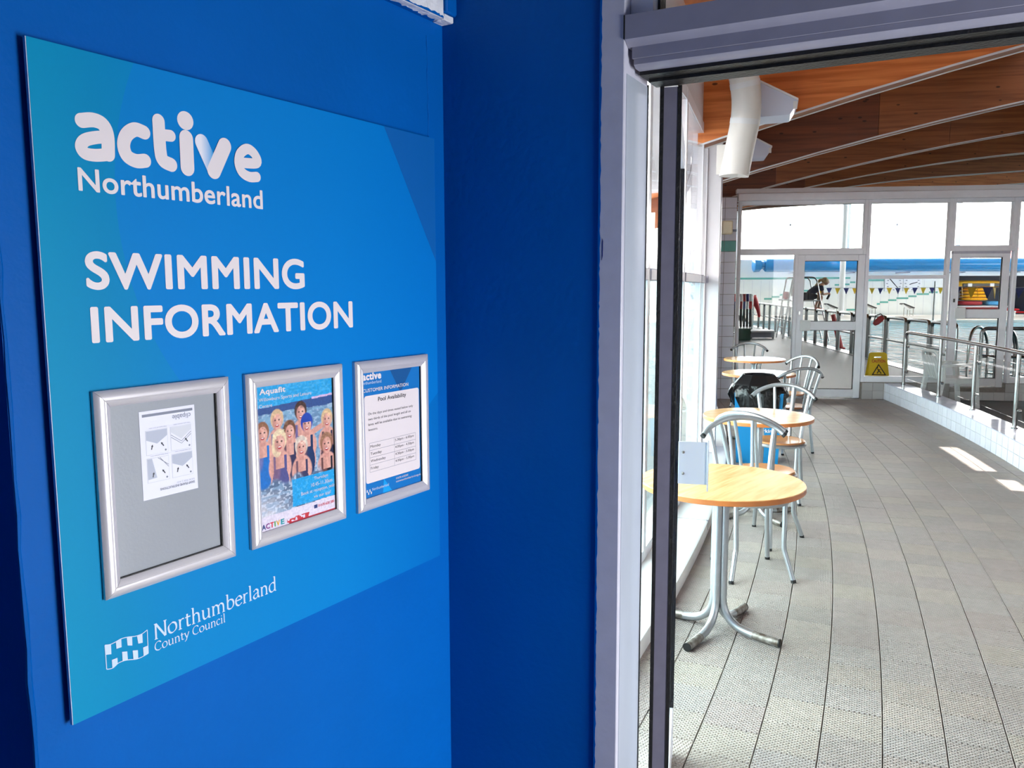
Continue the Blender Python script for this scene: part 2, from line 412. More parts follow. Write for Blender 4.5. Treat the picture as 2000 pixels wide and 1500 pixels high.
# ================================================================== LOBBY SHELL
def struct(name, mb, m, label, cat, loc=(0, 0, 0), rotz=0.0):
    return mb.build(name, m, None, loc=loc, rotz=rotz, label=label, cat=cat, kind='structure')
struct('wall_left', MB().box(0.596, 1.70, 0, 0.52, 0, 3.0), 'blue_paint', 'blue painted wall carrying the swimming information board', 'wall', L0, LROT)
_wl = bpy.data.objects['wall_left']
_rg = random.Random(31)
MB().tube([(1.575+_rg.uniform(-.002, .002), 0.001, 2.20-0.02*i) for i in range(14)], [0.002+_rg.uniform(0, .0012) for i in range(14)], 6).build('paint_run', 'blue_paint', _wl)
MB().tube([(1.640, -0.004, 0.3+0.1*i) for i in range(20)], 0.004, 6).build('caulk_bead', 'blue_paint', _wl)
struct('wall_return', MB().box(-2.6, 0.75, 0.52, 0.62, 0, 3.0), 'blue_paint', 'blue wall set back left of the board wall', 'wall', L0, LROT)
# ridge of old paint along the inner corner beside the board
_mb = MB(); _rg = random.Random(3); _zz = [i*0.05 for i in range(60)]
_mb.tube([(0.598+_rg.uniform(-.001, .002), 0.0, z) for z in _zz], [0.0025+_rg.uniform(0, .0025) for z in _zz], 6)
_mb.build('trim_1', 'blue_paint', None, loc=L0, rotz=LROT, label='rough ridge of blue paint along the wall edge left of the board', cat='trim', kind='structure')
struct('wall_back', MB().box(-0.12, 0.403, 0, 0.15, 0, 3.0), 'blue_paint', 'dark blue painted wall between the corner and the door frame', 'wall', COR, DROT)
struct('wall_right', MB().box(-2.6, 0.95, -3.72, -3.6, 0, 3.0).box(1.77, 2.0, -3.72, -3.6, 0, 3.0).box(0.95, 1.77, -3.72, -3.6, 0, 0.2).box(0.95, 1.77, -3.72, -3.6, 1.7, 3.0), 'blue_paint', 'blue lobby wall with an opening added for the fill lamp', 'wall', L0, LROT)  # opening added so the fill lamp reaches the board wall
struct('wall_behind', MB().box(-2.72, -2.6, -3.72, 0.62, 0, 3.0), 'blue_paint', 'blue lobby wall behind the camera', 'wall', L0, LROT)
struct('ceiling_lobby', MB().box(-2.72, 2.2, -3.72, 0.62, 3.0, 3.1), 'lobby_ceiling', 'plain grey lobby ceiling out of view', 'ceiling', L0, LROT)
_c = [L0+LU*-2.6+LV*-3.6, COR+DR*4.2, COR-DR*1.0, L0+LU*-2.6+LV*0.5]
_mb = MB(); _mb.add([(p.x, p.y, 0.002) for p in _c]+[(p.x, p.y, -0.1) for p in _c], [(0, 1, 2, 3), (7, 6, 5, 4), (0, 4, 5, 1), (1, 5, 6, 2), (2, 6, 7, 3), (3, 7, 4, 0)])
struct('floor_lobby', _mb, 'lobby_floor', 'grey lobby floor below the picture', 'floor')
# white boxing above the board with its ragged painted lower edge
_o = thing('trim_2', 'white boxing with ragged paint edge at the top of the poster wall', 'trim', L0, LROT, kind='structure')
MB().box(0.60, 1.595, -0.035, 0.0, 2.236, 3.0, 0.003).build('boxing', 'chipped_white', _o)
_rg = random.Random(5); _top = [(0.60, 2.245)]; x = 0.60
while x < 1.59:
    _top.append((x, 2.238+_rg.uniform(0.0, 0.006))); x += _rg.uniform(0.003, 0.012)
_top += [(1.592, 2.24), (1.592, 2.2365), (0.60, 2.2365)]
_mb = MB().prism(_top[1:], 'y', -0.0356, -0.0352); _mb.build('ragged_paint', 'blue_paint', _o)
_mb = MB(); x = 0.6
_pl = [(0.60, -0.0352)]
while x < 1.59:
    _pl.append((x, -0.012+_rg.uniform(-0.006, 0.006))); x += _rg.uniform(0.004, 0.012)
_pl += [(1.592, -0.01), (1.592, 0.0), (0.6, 0.0)]
MB().prism(_pl[1:], 'z', 2.2352, 2.2358).build('ragged_paint', 'blue_paint', _o)
MB().box(1.5952, 1.632, -0.035, 0.0, 2.234, 2.249, 0.002).build('lip', 'chipped_white', _o)
MB().box(1.5955, 1.638, -0.042, 0.0, 2.2495, 3.0, 0.004).build('corner_boxing', 'blue_paint', _o)

# ================================================================== DOOR SCREEN (door_1)
d1 = thing('door_1', 'open grey aluminium door and frame leading into the pool hall', 'door', COR, DROT, kind='structure')
QJ, QR = 0.457, 1.98
fr = MB().box(0.403, QJ, -0.004, 0.151, 0, 3.0, 0.002).build('jamb', 'frame_grey', d1)
MB().box(QJ-0.0005, QJ+0.0012, 0.010, 0.149, 0, 2.075).build('reveal_face', 'reveal_white', d1)
MB().box(QJ+0.0002, QJ+0.0028, 0.1475, 0.1535, 0, 2.08).build('reveal_gasket', 'black_rubber', d1)
MB().box(QR, QR+0.055, -0.004, 0.151, 0, 3.0, 0.002).build('jamb', 'frame_grey', d1)
# header: three stepped profiles, each set further back
hd = MB().prism([(-0.006, 2.141), (-0.006, 2.190), (0.151, 2.190), (0.151, 2.128), (0.018, 2.128)], 'x', QJ+0.001, QR).build('header', 'header_grey', d1)
MB().prism([(0.016, 2.106), (0.016, 2.130), (0.150, 2.130), (0.150, 2.106)], 'x', QJ+0.010, QR).build('header_step', 'header_grey', hd)
MB().prism([(0.034, 2.0885), (0.022, 2.0945), (0.022, 2.1055), (0.150, 2.1055), (0.150, 2.0885)], 'x', QJ+0.012, QR).build('header_lip', 'header_grey', hd)
MB().box(QJ+0.012, QR, 0.060, 0.150, 2.0805, 2.0882).build('gasket', 'black_rubber', hd)
MB().box(QJ+0.020, QR, 0.10, 0.155, 2.0735, 2.0800).build('gasket', 'black_rubber', hd)
MB().box(QJ-0.002, QJ+0.0012, -0.0068, 0.002, 2.142, 2.19).build('joint_line', 'black_rubber', hd)
# transom light above the header
MB().box(QJ, QR, 0.02, 0.13, 2.93, 3.0).build('transom_head', 'frame_grey', d1)
MB().box(QJ+0.001, QJ+0.05, 0.03, 0.12, 2.19, 2.93).build('transom_stile', 'frame_white', d1)
MB().box(QJ+0.051, QJ+0.056, 0.06, 0.10, 2.19, 2.93).build('transom_gasket', 'black_rubber', d1)
MB().box(1.1, 1.15, 0.03, 0.12, 2.19, 2.93).build('transom_mullion', 'frame_white', d1)
MB().box(QJ+0.05, QR, 0.072, 0.078, 2.19, 2.93).build('transom_pane', 'glass_clear', d1)
# ragged blue paint over the jamb's edge and a stray brush mark
_rg = random.Random(11); _pl = [(0.401, 0.0)]; z = 0.0
while z < 3.0:
    _pl.append((0.4052+_rg.uniform(-0.0012, 0.0016), z)); z += _rg.uniform(0.004, 0.02)
_pl += [(0.405, 3.0), (0.401, 3.0)]
MB().prism(_pl, 'y', -0.0046, -0.0041).build('ragged_paint', 'blue_paint', d1)
MB().prism([(0.4105, 1.680), (0.4125, 1.690), (0.4128, 1.722), (0.4112, 1.727), (0.4102, 1.715)], 'y', -0.0045, -0.0041).build('paint_mark', 'flag_navy', d1)
# the leaf swung open into the hall
lf = bpy.data.objects.new('leaf', None); COL.objects.link(lf); lf.parent = d1
lf.location = (0.5105, 0.158, 0.0); lf.rotation_euler = (0, 0, PI/2+math.radians(15.0))
LW = 0.80
ZT = 2.072
def leafpart(name, m, *boxes):
    mb = MB()
    for b in boxes: mb.box(*b)
    return mb.build(name, m, lf)
leafpart('edge_stile', 'leaf_grey', (0.0, 0.055, -0.0155, 0.0155, 0.012, ZT))
leafpart('gasket', 'black_rubber', (-0.001, 0.012, 0.0155, 0.0245, 0.012, ZT+0.003))
leafpart('gasket', 'black_rubber', (-0.001, 0.012, -0.0245, -0.0155, 0.012, ZT+0.003))
leafpart('stile', 'frame_white', (LW-0.05, LW, -0.02, 0.02, 0.012, ZT))
leafpart('gasket', 'black_rubber', (LW-0.062, LW-0.05, -0.021, 0.021, 0.2, ZT-0.08))
leafpart('rail', 'frame_white', (0.055, LW-0.05, -0.018, 0.018, ZT-0.08, ZT))
leafpart('rail', 'frame_white', (0.055, LW-0.05, -0.018, 0.018, 0.012, 0.20))
leafpart('pane', 'glass_thin', (0.055, LW-0.06, -0.003, 0.003, 0.20, ZT-0.08))
pp = MB().box(LW-0.085, LW-0.081, -0.112, -0.020, 0.985, 1.125, 0.001).build('push_plate', 'plastic_white', lf)
MB().box(LW-0.094, LW-0.078, -0.1165, -0.1115, 0.965, 1.13, 0.001).build('lip', 'plastic_white', pp)
for zz in (1.02, 1.09):
    MB().ball((LW-0.0865, -0.036, zz), 0.0048, 10, 6).build('screw', 'worn_tube', pp)
# wall over and beside the door, seen from the hall
def to_door(p): return ((p-COR).dot(DR), (p-COR).dot(DN))
struct('wall_front', MB().box(-0.55, -0.12, 0.02, 0.15, 0, 5.2).box(-0.12, QR+0.055, 0.02, 0.15, 3.0, 5.2).box(QR+0.055, 5.6, 0.02, 0.15, 0, 5.2), 'white_paint', 'white hall wall around the open door', 'wall', COR, DROT)

# ================================================================== HALL FLOOR
W = 0.206
flo = MB()
_ns = 60
_ss = [S_END-0.15+(S_PART+0.05-S_END+0.15)*i/_ns for i in range(_ns+1)]
vs_ = []
for s_ in _ss:
    for t_ in (-1.25, 1.80, 5.6): vs_.append(hall(s_, t_, -0.0095))
flo.add(vs_, [(3*i+k, 3*i+k+1, 3*i+k+4, 3*i+k+3) for i in range(_ns) for k in (0, 1)])
FLOOR = struct('floor', flo, 'grout', 'hall floor of pale square tiles in curved courses', 'floor')
def tile_mesh(name, m, sx, sy, h, bev):
    a, b = sx/2, sy/2
    vs_ = [(-a, -b, -0.006), (a, -b, -0.006), (a, b, -0.006), (-a, b, -0.006), (-a, -b, h-bev), (a, -b, h-bev), (a, b, h-bev), (-a, b, h-bev),
           (-a+bev, -b+bev, h), (a-bev, -b+bev, h), (a-bev, b-bev, h), (-a+bev, b-bev, h)]
    fs_ = [(8, 9, 10, 11)]
    for i in range(4):
        j = (i+1) % 4; fs_ += [(4+i, 4+j, 8+j, 8+i), (i, j, 4+j, 4+i)]
    mb = MB(); mb.add(vs_, fs_); return mb
_tm = tile_mesh('tile', 'floor_tile', 0.2022, 0.2034, 0.0, 0.0018)
TILE = _tm.mesh('tile', 'floor_tile', smooth=False)
tiles = []
_rg = random.Random(21)
for k in range(-6, 9):
    R_ = HR+(k+0.5)*W; off = _rg.uniform(0, W)
    ds_ = W*HR/R_
    s_ = S_END+0.02+off*HR/R_
    while s_ < S_PART-0.05:
        p = hall(s_, (k+0.5)*W)
        tiles.append((p, hrot(s_), k)); s_ += ds_
def seen(p):
    d = p-CAM; f = d.dot(_F)
    if f < 0.5: return None
    x, y = 1000+FPX*d.dot(_R)/f, 750-FPX*d.dot(_U)/f
    return (x, y, f)
cand = []; rest = []
for p, a, k in tiles:
    q = seen(p)
    if q and 1290 < q[0] < 2060 and q[1] < 1580: cand.append((q[2], p, a))
    else: rest.append((p, a))
cand.sort(key=lambda c: c[0])
for d_, p, a in cand[:296]:
    o = link('tile', TILE, FLOOR, loc=(p.x, p.y, _rg.uniform(-0.0006, 0.0006)), rotz=a)
    o.rotation_euler = (_rg.uniform(-.002, .002), _rg.uniform(-.002, .002), a)
rest += [(p, a) for d_, p, a in cand[296:]]
_mb = MB()
for p, a in rest:
    mtx = Matrix.Translation(p) @ Matrix.Rotation(a, 4, 'Z')
    _mb.add([mtx @ Vector(v) for v in _tm.v], _tm.f)
o = _mb.build('tile_field', 'floor_tile', FLOOR, smooth=False, kind='stuff')
# plain floor beyond the dwarf wall
_mb = MB(); vs_ = []
for s_ in _ss: vs_ += [hall(s_, 1.93, -0.004), hall(s_, 5.6, -0.004), hall(s_, 1.93, -0.009), hall(s_, 5.6, -0.009)]
_mb.add(vs_, [(4*i, 4*i+1, 4*i+5, 4*i+4) for i in range(_ns)])
_mb.build('floor_strip', 'deck', FLOOR)

# ================================================================== WINDOW WALL (left of the walkway)
TG = -1.04                                   # glass line
T_SILL = -0.765
_mb = MB(); vs_ = []
_sw = [S_END+0.06+(S_PART-0.25-S_END-0.06)*i/40 for i in range(41)]
for s_ in _sw: vs_ += [hall(s_, T_SILL, -0.005), hall(s_, T_SILL, 0.080), hall(s_, T_SILL-0.012, 0.088), hall(s_, TG-0.12, 0.088)]
_mb.add(vs_, [(4*i+k, 4*i+k+1, 4*i+k+5, 4*i+k+4) for i in range(40) for k in range(3)])
SILL = _mb.build('trim_3', 'sill_white', None, label='low white window sill along the hall windows', cat='sill', kind='structure')
for s_ in [-13.4+1.35*i for i in range(8)]:          # joints between the sill boards
    p = hall(s_, -0.90, 0.0)
    MB().box(-0.136, 0.1362, -0.0015, 0.0015, 0.02, 0.0886).build('joint', 'print_grey', SILL, loc=p, rotz=hrot(s_))
MB().lathe([(0.018, 0.088), (0.018, 0.094), (0.004, 0.096), (0.004, 0.112), (0.0, 0.113)], 10).build('floor_bolt', 'steel', SILL, loc=hall(-12.06, -0.845, 0))
sm = [S_END+0.10+1.31*i for i in range(9)]
wn = 0
for i in range(7):
    s0, s1 = sm[i], (sm[i+1] if i != 4 else -8.40); a, b = hall(s0, TG), hall(s1, TG)
    ln = (b-a).length; rz = math.atan2(b.y-a.y, b.x-a.x)
    wn += 1
    w_ = thing('window_%d' % wn, 'tall hall window bay %s the door, clear pane over teal tinted pane' % ['first from', 'second from', 'third from', 'fourth from', 'fifth from', 'sixth from', 'seventh from'][i], 'window', a, rz, kind='structure')
    # local x along the wall, y away from the hall
    MB().box(-0.03, 0.03, -0.042, 0.045, 0.088, 2.95, 0.002).build('mullion', 'frame_white', w_)
    MB().box(0.030, 0.042, -0.040, -0.028, 0.15, 2.87).build('gasket', 'black_rubber', w_)
    MB().box(0.03, ln-0.03, -0.04, 0.04, 0.088, 0.15).build('rail', 'frame_white', w_)
    MB().box(0.03, ln-0.03, -0.05, 0.04, 1.66, 1.725, 0.004).build('transom', 'frame_grey', w_)
    MB().box(0.03, ln-0.03, -0.04, 0.04, 2.87, 2.95).build('rail', 'frame_white', w_)
    MB().box(0.03, ln-0.03, -0.036, -0.030, 0.15, 1.66).build('pane', 'glass_teal', w_)
    MB().box(0.03, ln-0.03, -0.036, -0.030, 1.725, 2.87).build('pane', 'glass_clear', w_)
_mb = MB()                                  # bays walled up behind column and before screen to cut light
for sa, sb in ((-8.38, sm[5]-0.03), (sm[7]-0.03, sm[8]+0.35)):
  vs_ = []
  for s_ in [sa+(sb-sa)*i/12 for i in range(13)]: vs_ += [hall(s_, TG+0.04, 0.05), hall(s_, TG+0.04, 2.95), hall(s_, TG-0.10, 2.95), hall(s_, TG-0.10, 0.05)]
  _mb.add(vs_, [(4*i+k, 4*i+(k+1) % 4, 4*i+4+(k+1) % 4, 4*i+4+k) for i in range(12) for k in range(4)]+[(0, 1, 2, 3), (51, 50, 49, 48)])
struct('wall_left.001', _mb, 'white_paint', 'plain white wall added behind the column and by the pier to cut light', 'wall')
_mb = MB(); vs_ = []                                    # wall plate closing the eaves over the windows
for s_ in _sw+[S_PART+0.2]: vs_ += [hall(s_, TG+0.03, 2.95), hall(s_, TG+0.03, 3.6), hall(s_, TG-0.15, 3.6), hall(s_, TG-0.15, 2.95)]
n_ = len(_sw)+1
_mb.add(vs_, [(4*i+k, 4*i+(k+1) % 4, 4*i+4+(k+1) % 4, 4*i+4+k) for i in range(n_-1) for k in range(4)])
struct('wall_eaves', _mb, 'white_paint', 'white wall plate above the hall windows', 'wall')
_mb = MB(); vs_ = []                                    # unseen overhang added to cut sky light inside
_so = [-11.6+(S_PART-0.3+11.6)*i/40 for i in range(41)]
for s_ in _so: vs_ += [hall(s_, TG-0.16, 3.0), hall(s_, TG-0.16, 3.1), hall(s_, TG-2.4, 2.9), hall(s_, TG-2.4, 2.8)]
_mb.add(vs_, [(4*i+k, 4*i+(k+1) % 4, 4*i+4+(k+1) % 4, 4*i+4+k) for i in range(40) for k in range(4)])
struct('sky_cutoff_overhang', _mb, 'white_paint', 'unseen white overhang added to cut sky light at the hall windows', 'roof')
# outside ground beyond the windows
MB().box(-40, 45, -30, 70, -0.4, -0.35).build('ground', 'deck', None, label='pale paving outside the hall windows', cat='ground', kind='structure')

# white column projecting between the windows
cp_ = hall(-8.2, -0.97)
co = thing('column', 'broad white column projecting beside the hall windows below the duct', 'column', cp_, hrot(-8.2), kind='structure')
MB().box(-0.10, 0.095, -0.14, 0.16, 0.088, 3.1, 0.004).build('shaft', 'white_paint', co)
MB().box(0.0955, 0.099, -0.10, 0.12, 0.3, 2.9).build('face_strip', 'frame_grey', co)
MB().box(-0.10, 0.0, -0.152, -0.139, 1.66, 1.725, 0.002).build('front_bar', 'frame_grey', co)  # grey bar on the column front, level with the transoms

# tiled pier at the end of the window wall
pr = hall(S_PART-0.10, -0.62)
pier = MB().box(-0.24, 0.20, -0.18, 0.10, 0, 2.90).build('wall_pier', 'grout', None, loc=pr, rotz=hrot(S_PART-0.10), label='narrow pier of white tiles at the left end of the glazed screen', cat='wall', kind='structure')
_tmw = {}
def wtile(sx, sz, m):
    k = (round(sx, 4), round(sz, 4), m)
    if k not in _tmw:
        a, b, h, bev = sx/2, sz/2, 0.005, 0.0015
        vs_ = [(-a, 0, -b), (a, 0, -b), (a, 0, b), (-a, 0, b), (-a, -h+bev, -b), (a, -h+bev, -b), (a, -h+bev, b), (-a, -h+bev, b), (-a+bev, -h, -b+bev), (a-bev, -h, -b+bev), (a-bev, -h, b-bev), (-a+bev, -h, b-bev)]
        fs_ = [(8, 9, 10, 11)]+[f for i in range(4) for f in ((4+i, 4+(i+1) % 4, 8+(i+1) % 4, 8+i), (i, (i+1) % 4, 4+(i+1) % 4, 4+i))]
        mb = MB(); mb.add(vs_, fs_); _tmw[k] = mb.mesh('tile', m, smooth=False)
    return _tmw[k]
for k in range(19):
    zc = 0.078+k*0.152
    if zc > 2.85: break
    for xx in (0.105, -0.06):
        o = link('tile', wtile(0.16, 0.147, 'teal_tile' if k == 14 else 'wall_tile'), pier, loc=(xx+0.01, -0.18, zc))

# ================================================================== DWARF WALL AND HANDRAIL (right of the walkway)
TD0, TD1, ZD = 1.755, 2.03, 0.232
_sd = [S_PART-0.02-(S_PART-0.02-S_END-2.0)*i/36 for i in range(37)]
_mb = MB(); vs_ = []
for s_ in _sd: vs_ += [hall(s_, TD0+0.006, 0), hall(s_, TD0+0.006, ZD), hall(s_, TD1, ZD), hall(s_, TD1, -0.01)]
_mb.add(vs_, [(4*i+k, 4*i+k+1, 4*i+5+k, 4*i+4+k) for i in range(36) for k in range(3)]+[(0, 1, 2, 3), (147, 146, 145, 144)])
DW = struct('wall_dwarf', _mb, 'grout', 'low white tiled wall with a glossy top under the handrail', 'wall')
ncol = int((_sd[0]-_sd[-1])/0.150)
for c_ in range(ncol):
    s_ = _sd[0]-0.078-c_*0.150
    for r_ in range(2):
        p = hall(s_, TD0+0.006)
        a = hrot(s_)                                     # outward face looks toward -radial: turn the -y face that way
        link('tile', wtile(0.146, 0.1125, 'wall_tile'), DW, loc=(p.x, p.y, 0.0575+r_*0.115), rotz=a-PI/2)
_mb = MB(); vs_ = []
for s_ in _sd: vs_ += [hall(s_, TD0-0.004, ZD-0.001), hall(s_, TD0-0.006, ZD+0.010), hall(s_, TD1+0.004, ZD+0.010), hall(s_, TD1+0.004, ZD-0.001)]
_mb.add(vs_, [(4*i+k, 4*i+(k+1) % 4, 4*i+4+(k+1) % 4, 4*i+4+k) for i in range(36) for k in range(4)]+[(0, 1, 2, 3), (147, 146, 145, 144)])
_mb.build('coping', 'coping', DW)
hr = thing('handrail', 'stainless steel handrail with glass panels on the dwarf wall', 'handrail')
TR = 1.955
posts = [-3.72, -4.97, -6.06, -7.22, -8.4, -9.6, -10.8]
ZR = 0.985
path = [hall(posts[0], TR, ZD+0.01), hall(posts[0], TR, ZR-0.10)]
for i in range(7):
    a = PI/2*i/6; path.append(hall(posts[0]-0.09*(1-math.cos(a)), TR, ZR-0.09+0.09*math.sin(a)))
s_ = posts[0]-0.2
while s_ > posts[-1]-0.4: path.append(hall(s_, TR, ZR)); s_ -= 0.35
MB().tube(path, 0.0215, 12).build('top_rail', 'steel', hr)
for i, s_ in enumerate(posts):
    p = hall(s_, TR)
    if i:
        po = MB().tube([(p.x, p.y, ZD+0.01), (p.x, p.y, ZR-0.018)], 0.0205, 12).build('post', 'steel', hr)
    else: po = hr
    MB().lathe([(0.0, ZD+0.010), (0.034, ZD+0.010), (0.034, ZD+0.017), (0.022, ZD+0.02)], 14, (p.x, p.y)).build('base_ring', 'steel_dark', po)
    for zz in (0.42, 0.78):
        for sg in (-1, 1):
            if (i == 0 and sg > 0): continue
            q0, q1 = hall(s_+sg*0.018, TR+0.012, zz), hall(s_+sg*0.05, TR+0.022, zz)
            MB().tube([q0, q1], 0.006, 8).tube([hall(s_+sg*0.046, TR+0.012, zz), hall(s_+sg*0.046, TR+0.036, zz)], 0.017, 10).build('glass_clamp', 'steel_dark', po)
for i in range(len(posts)-1):
    a, b = hall(posts[i]-0.034, TR+0.02), hall(posts[i+1]+0.034, TR+0.02)
    rz = math.atan2(b.y-a.y, b.x-a.x)
    MB().box(0, (b-a).length, -0.004, 0.004, 0.33, 0.87).build('glass_panel', 'glass_clear', hr, loc=(a.x, a.y, 0), rotz=rz)

# ================================================================== GLAZED SCREEN between walkway and pool
PL = hall(S_PART, 0); PROT = hrot(S_PART)    # local x across the hall (t), y away toward the pool
def part_struct(name, label, cat): return thing(name, label, cat, PL, PROT, kind='structure')
TL, TM, TD2, TD3, TE = -0.36, 1.44, 2.585, 3.44, 5.4
tr = part_struct('trim_4', 'white aluminium head beam across the glazed pool screen', 'trim')
MB().box(TL-0.02, TE, -0.10, 0.06, 2.855, 2.962, 0.006).build('head_beam', 'frame_white', tr)
MB().box(TL-0.04, TE, -0.07, 0.05, 2.965, 3.03, 0.004).build('cover_strip', 'white_paint', tr)
def lights(nm, label, x0, x1, rails, panes, z0, z1, fw=0.045, m='frame_white'):
    w_ = part_struct(nm, label, 'window')
    MB().box(x0, x0+fw, -0.05, 0.05, z0, z1, 0.003).build('mullion', m, w_)
    MB().box(x1-fw, x1, -0.05, 0.05, z0, z1, 0.003).build('mullion', m, w_)
    for a, b in rails: MB().box(x0+fw, x1-fw, -0.045, 0.045, a, b, 0.003).build('rail', m, w_)
    for a, b in panes: MB().box(x0+fw, x1-fw, -0.004, 0.004, a, b).build('pane', 'glass_thin', w_)
    return w_
lights('window_8', 'wide clear window above the left screen door', TL, TM, [(2.80, 2.855), (2.085, 2.175)], [(2.175, 2.80)], 2.085, 2.855)
lights('window_9', 'fixed glass pane beside the left screen door, behind the cafe tables', TL, 0.50, [(0.0, 0.09)], [(0.09, 2.085)], 0.0, 2.085)
w11 = lights('window_10', 'tall screen window with the yellow caution sign behind it', TM, TD2, [(0.245, 0.33), (1.735, 1.785), (2.80, 2.855)], [(0.33, 1.735), (1.785, 2.80)], 0.245, 2.855)
lights('window_11', 'clear window above the right screen door', TD2, TD3, [(2.80, 2.855), (2.12, 2.20)], [(2.20, 2.80)], 2.12, 2.855)
w13 = lights('window_12', 'tall screen window at the right edge with a white heart sticker', TD3, 4.42, [(0.245, 0.33), (2.80, 2.855)], [(0.33, 2.80)], 0.245, 2.855)
lights('window_13', 'tall screen window beyond the right edge of the picture', 4.42, TE, [(0.245, 0.33), (2.80, 2.855)], [(0.33, 2.80)], 0.245, 2.855)
def screen_door(nm, label, x0, x1, z0, z1):
    d = part_struct(nm, label, 'door')
    fw = 0.095
    MB().box(x0, x0+fw, -0.035, 0.035, z0, z1, 0.004).build('stile', 'frame_white', d)
    MB().box(x1-fw, x1, -0.035, 0.035, z0, z1, 0.004).build('stile', 'frame_white', d)
    zm0, zm1 = z0+0.99, z0+1.115
    for a, b in ((z0+0.012, z0+0.125), (zm0, zm1), (z1-0.085, z1)): MB().box(x0+fw, x1-fw, -0.035, 0.035, a, b, 0.004).build('rail', 'frame_white', d)
    for a, b in ((z0+0.125, zm0), (zm1, z1-0.085)):
        pn = MB().box(x0+fw, x1-fw, -0.004, 0.004, a, b).build('pane', 'glass_thin', d)
        MB().box(x0+fw, x0+fw+0.007, -0.012, 0.012, a, b).box(x1-fw-0.007, x1-fw, -0.012, 0.012, a, b).box(x0+fw, x1-fw, -0.012, 0.012, a, a+0.007).box(x0+fw, x1-fw, -0.012, 0.012, b-0.007, b).build('gasket', 'black_rubber', pn)
    MB().box(x0+0.055, x0+0.20, -0.060, -0.035, zm0-0.01, zm1+0.02, 0.004).build('push_plate', 'plastic_white', d)
    MB().box(x0+0.03, x0+0.055, -0.041, -0.034, zm1+0.10, zm1+0.15).build('lock', 'steel_dark', d)
    return d
screen_door('door_2', 'white framed glass door in the screen beside the tall caution sign window', 0.50, TM-0.005, 0.008, 2.083)
screen_door('door_3', 'white framed glass door in the screen behind the handrail', TD2+0.045, TD3-0.045, 0.185, 2.118)
MB().box(TD2+0.045, TD3-0.045, -0.04, 0.04, 2.085, 2.12).build('door_closer_rail', 'frame_grey', w11)
# tiled plinths below the fixed windows
pl_ = MB().box(TM, TE, -0.10, 0.08, 0, 0.178).box(TM, TD2, -0.10, 0.08, 0.178, 0.245).box(TD3, TE, -0.10, 0.08, 0.178, 0.245).build('wall_plinth', 'grout', None, loc=PL, rotz=PROT, label='tiled plinth under the screen windows', cat='wall', kind='structure')
x = TM+0.08
while x < TE-0.05:
    link('tile', wtile(0.147, 0.118, 'plinth_tile'), pl_, loc=(x, -0.10, 0.062)); 
    if not (TD2+0.0 < x < TD3-0.0): link('tile', wtile(0.147, 0.118, 'plinth_tile'), pl_, loc=(x, -0.10, 0.182))
    x += 0.151
# heart sticker on the glass at the right edge
_h = []
for i in range(24):
    a = 2*PI*i/24; _h.append((0.0042*16*math.sin(a)**3/1.0*1.0, 0.0042*(13*math.cos(a)-5*math.cos(2*a)-2*math.cos(3*a)-math.cos(4*a))))
MB().prism([(3.70+p[0], 1.20+p[1]) for p in _h], 'y', -0.0062, -0.0045).build('heart_sticker', 'print_white', w13)

# ================================================================== TIMBER ROOF OVER THE WALKWAY
def zroof(t):
    return 3.062+0.262*t-0.0155*t*t if t < 6.5 else 3.062+0.262*6.5-0.0155*42.25+0.075*(t-6.5)
T0R, T1R = -1.05, 15.0
SLITS = [(-8.15, -6.98, 1.34, 1.50), (-8.84, -8.45, 1.42, 1.58), (-5.55, -4.75, 1.80, 1.98), (-7.05, -6.05, 1.78, 2.0), (-8.75, -7.5, 1.80, 2.02)]   # added roof slits, shaped by the sun patches they throw (s0, s1, t0, t1)
def slit_at(s_, t_):                         # where a patch at (s, t) comes through the deck
    z_ = zroof(2.9)+0.70; p = hall(s_, t_); k = z_/-SUN_D[2]
    return st(p.x-SUN_D[0]*k, p.y-SUN_D[1]*k)
holes = []
for s0, s1, t0, t1 in SLITS:
    q0, q1 = slit_at(s0, t0), slit_at(s1, t1); holes.append((q0[0], q1[0], q0[1], q1[1]))
ts = sorted(set([T0R-0.2+(T1R-T0R+0.2)*i/24 for i in range(25)]+[h for q in holes for h in q[2:]]))
_sr = sorted(set([S_END-0.2+(9.6-S_END+0.2)*i/30 for i in range(31)]+[h for q in holes for h in q[:2]]))
def in_hole(s_, t_): return any(q[0] < s_ < q[1] and q[2] < t_ < q[3] for q in holes)
_mb = MB(); nt_ = len(ts); N_ = len(_sr)*nt_
vs_ = [hall(s_, t_, zroof(t_)+0.66) for s_ in _sr for t_ in ts]+[hall(s_, t_, zroof(t_)+0.74) for s_ in _sr for t_ in ts]
fs_ = []
for i in range(len(_sr)-1):
    for k in range(nt_-1):
        if in_hole((_sr[i]+_sr[i+1])/2, (ts[k]+ts[k+1])/2): continue
        for o_ in (0, N_): fs_.append((o_+i*nt_+k, o_+i*nt_+k+1, o_+(i+1)*nt_+k+1, o_+(i+1)*nt_+k))
_mb.add(vs_, fs_)
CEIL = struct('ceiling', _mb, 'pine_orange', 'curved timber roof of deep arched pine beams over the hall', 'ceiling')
_mb = MB(); vs_ = []                                    # white soffit boards over the entrance end
for s_ in (S_END-0.1, -13.5, -12.6, -11.8, -11.0): vs_ += [hall(s_, -1.2, 3.40), hall(s_, 5.7, 3.40), hall(s_, 5.7, 4.9), hall(s_, -1.2, 4.9)]
_mb.add(vs_, [(4*i+k, 4*i+(k+1) % 4, 4*i+4+(k+1) % 4, 4*i+4+k) for i in range(4) for k in range(4)]+[(19, 18, 17, 16)]); _mb.build('soffit', 'ceiling_white', CEIL)
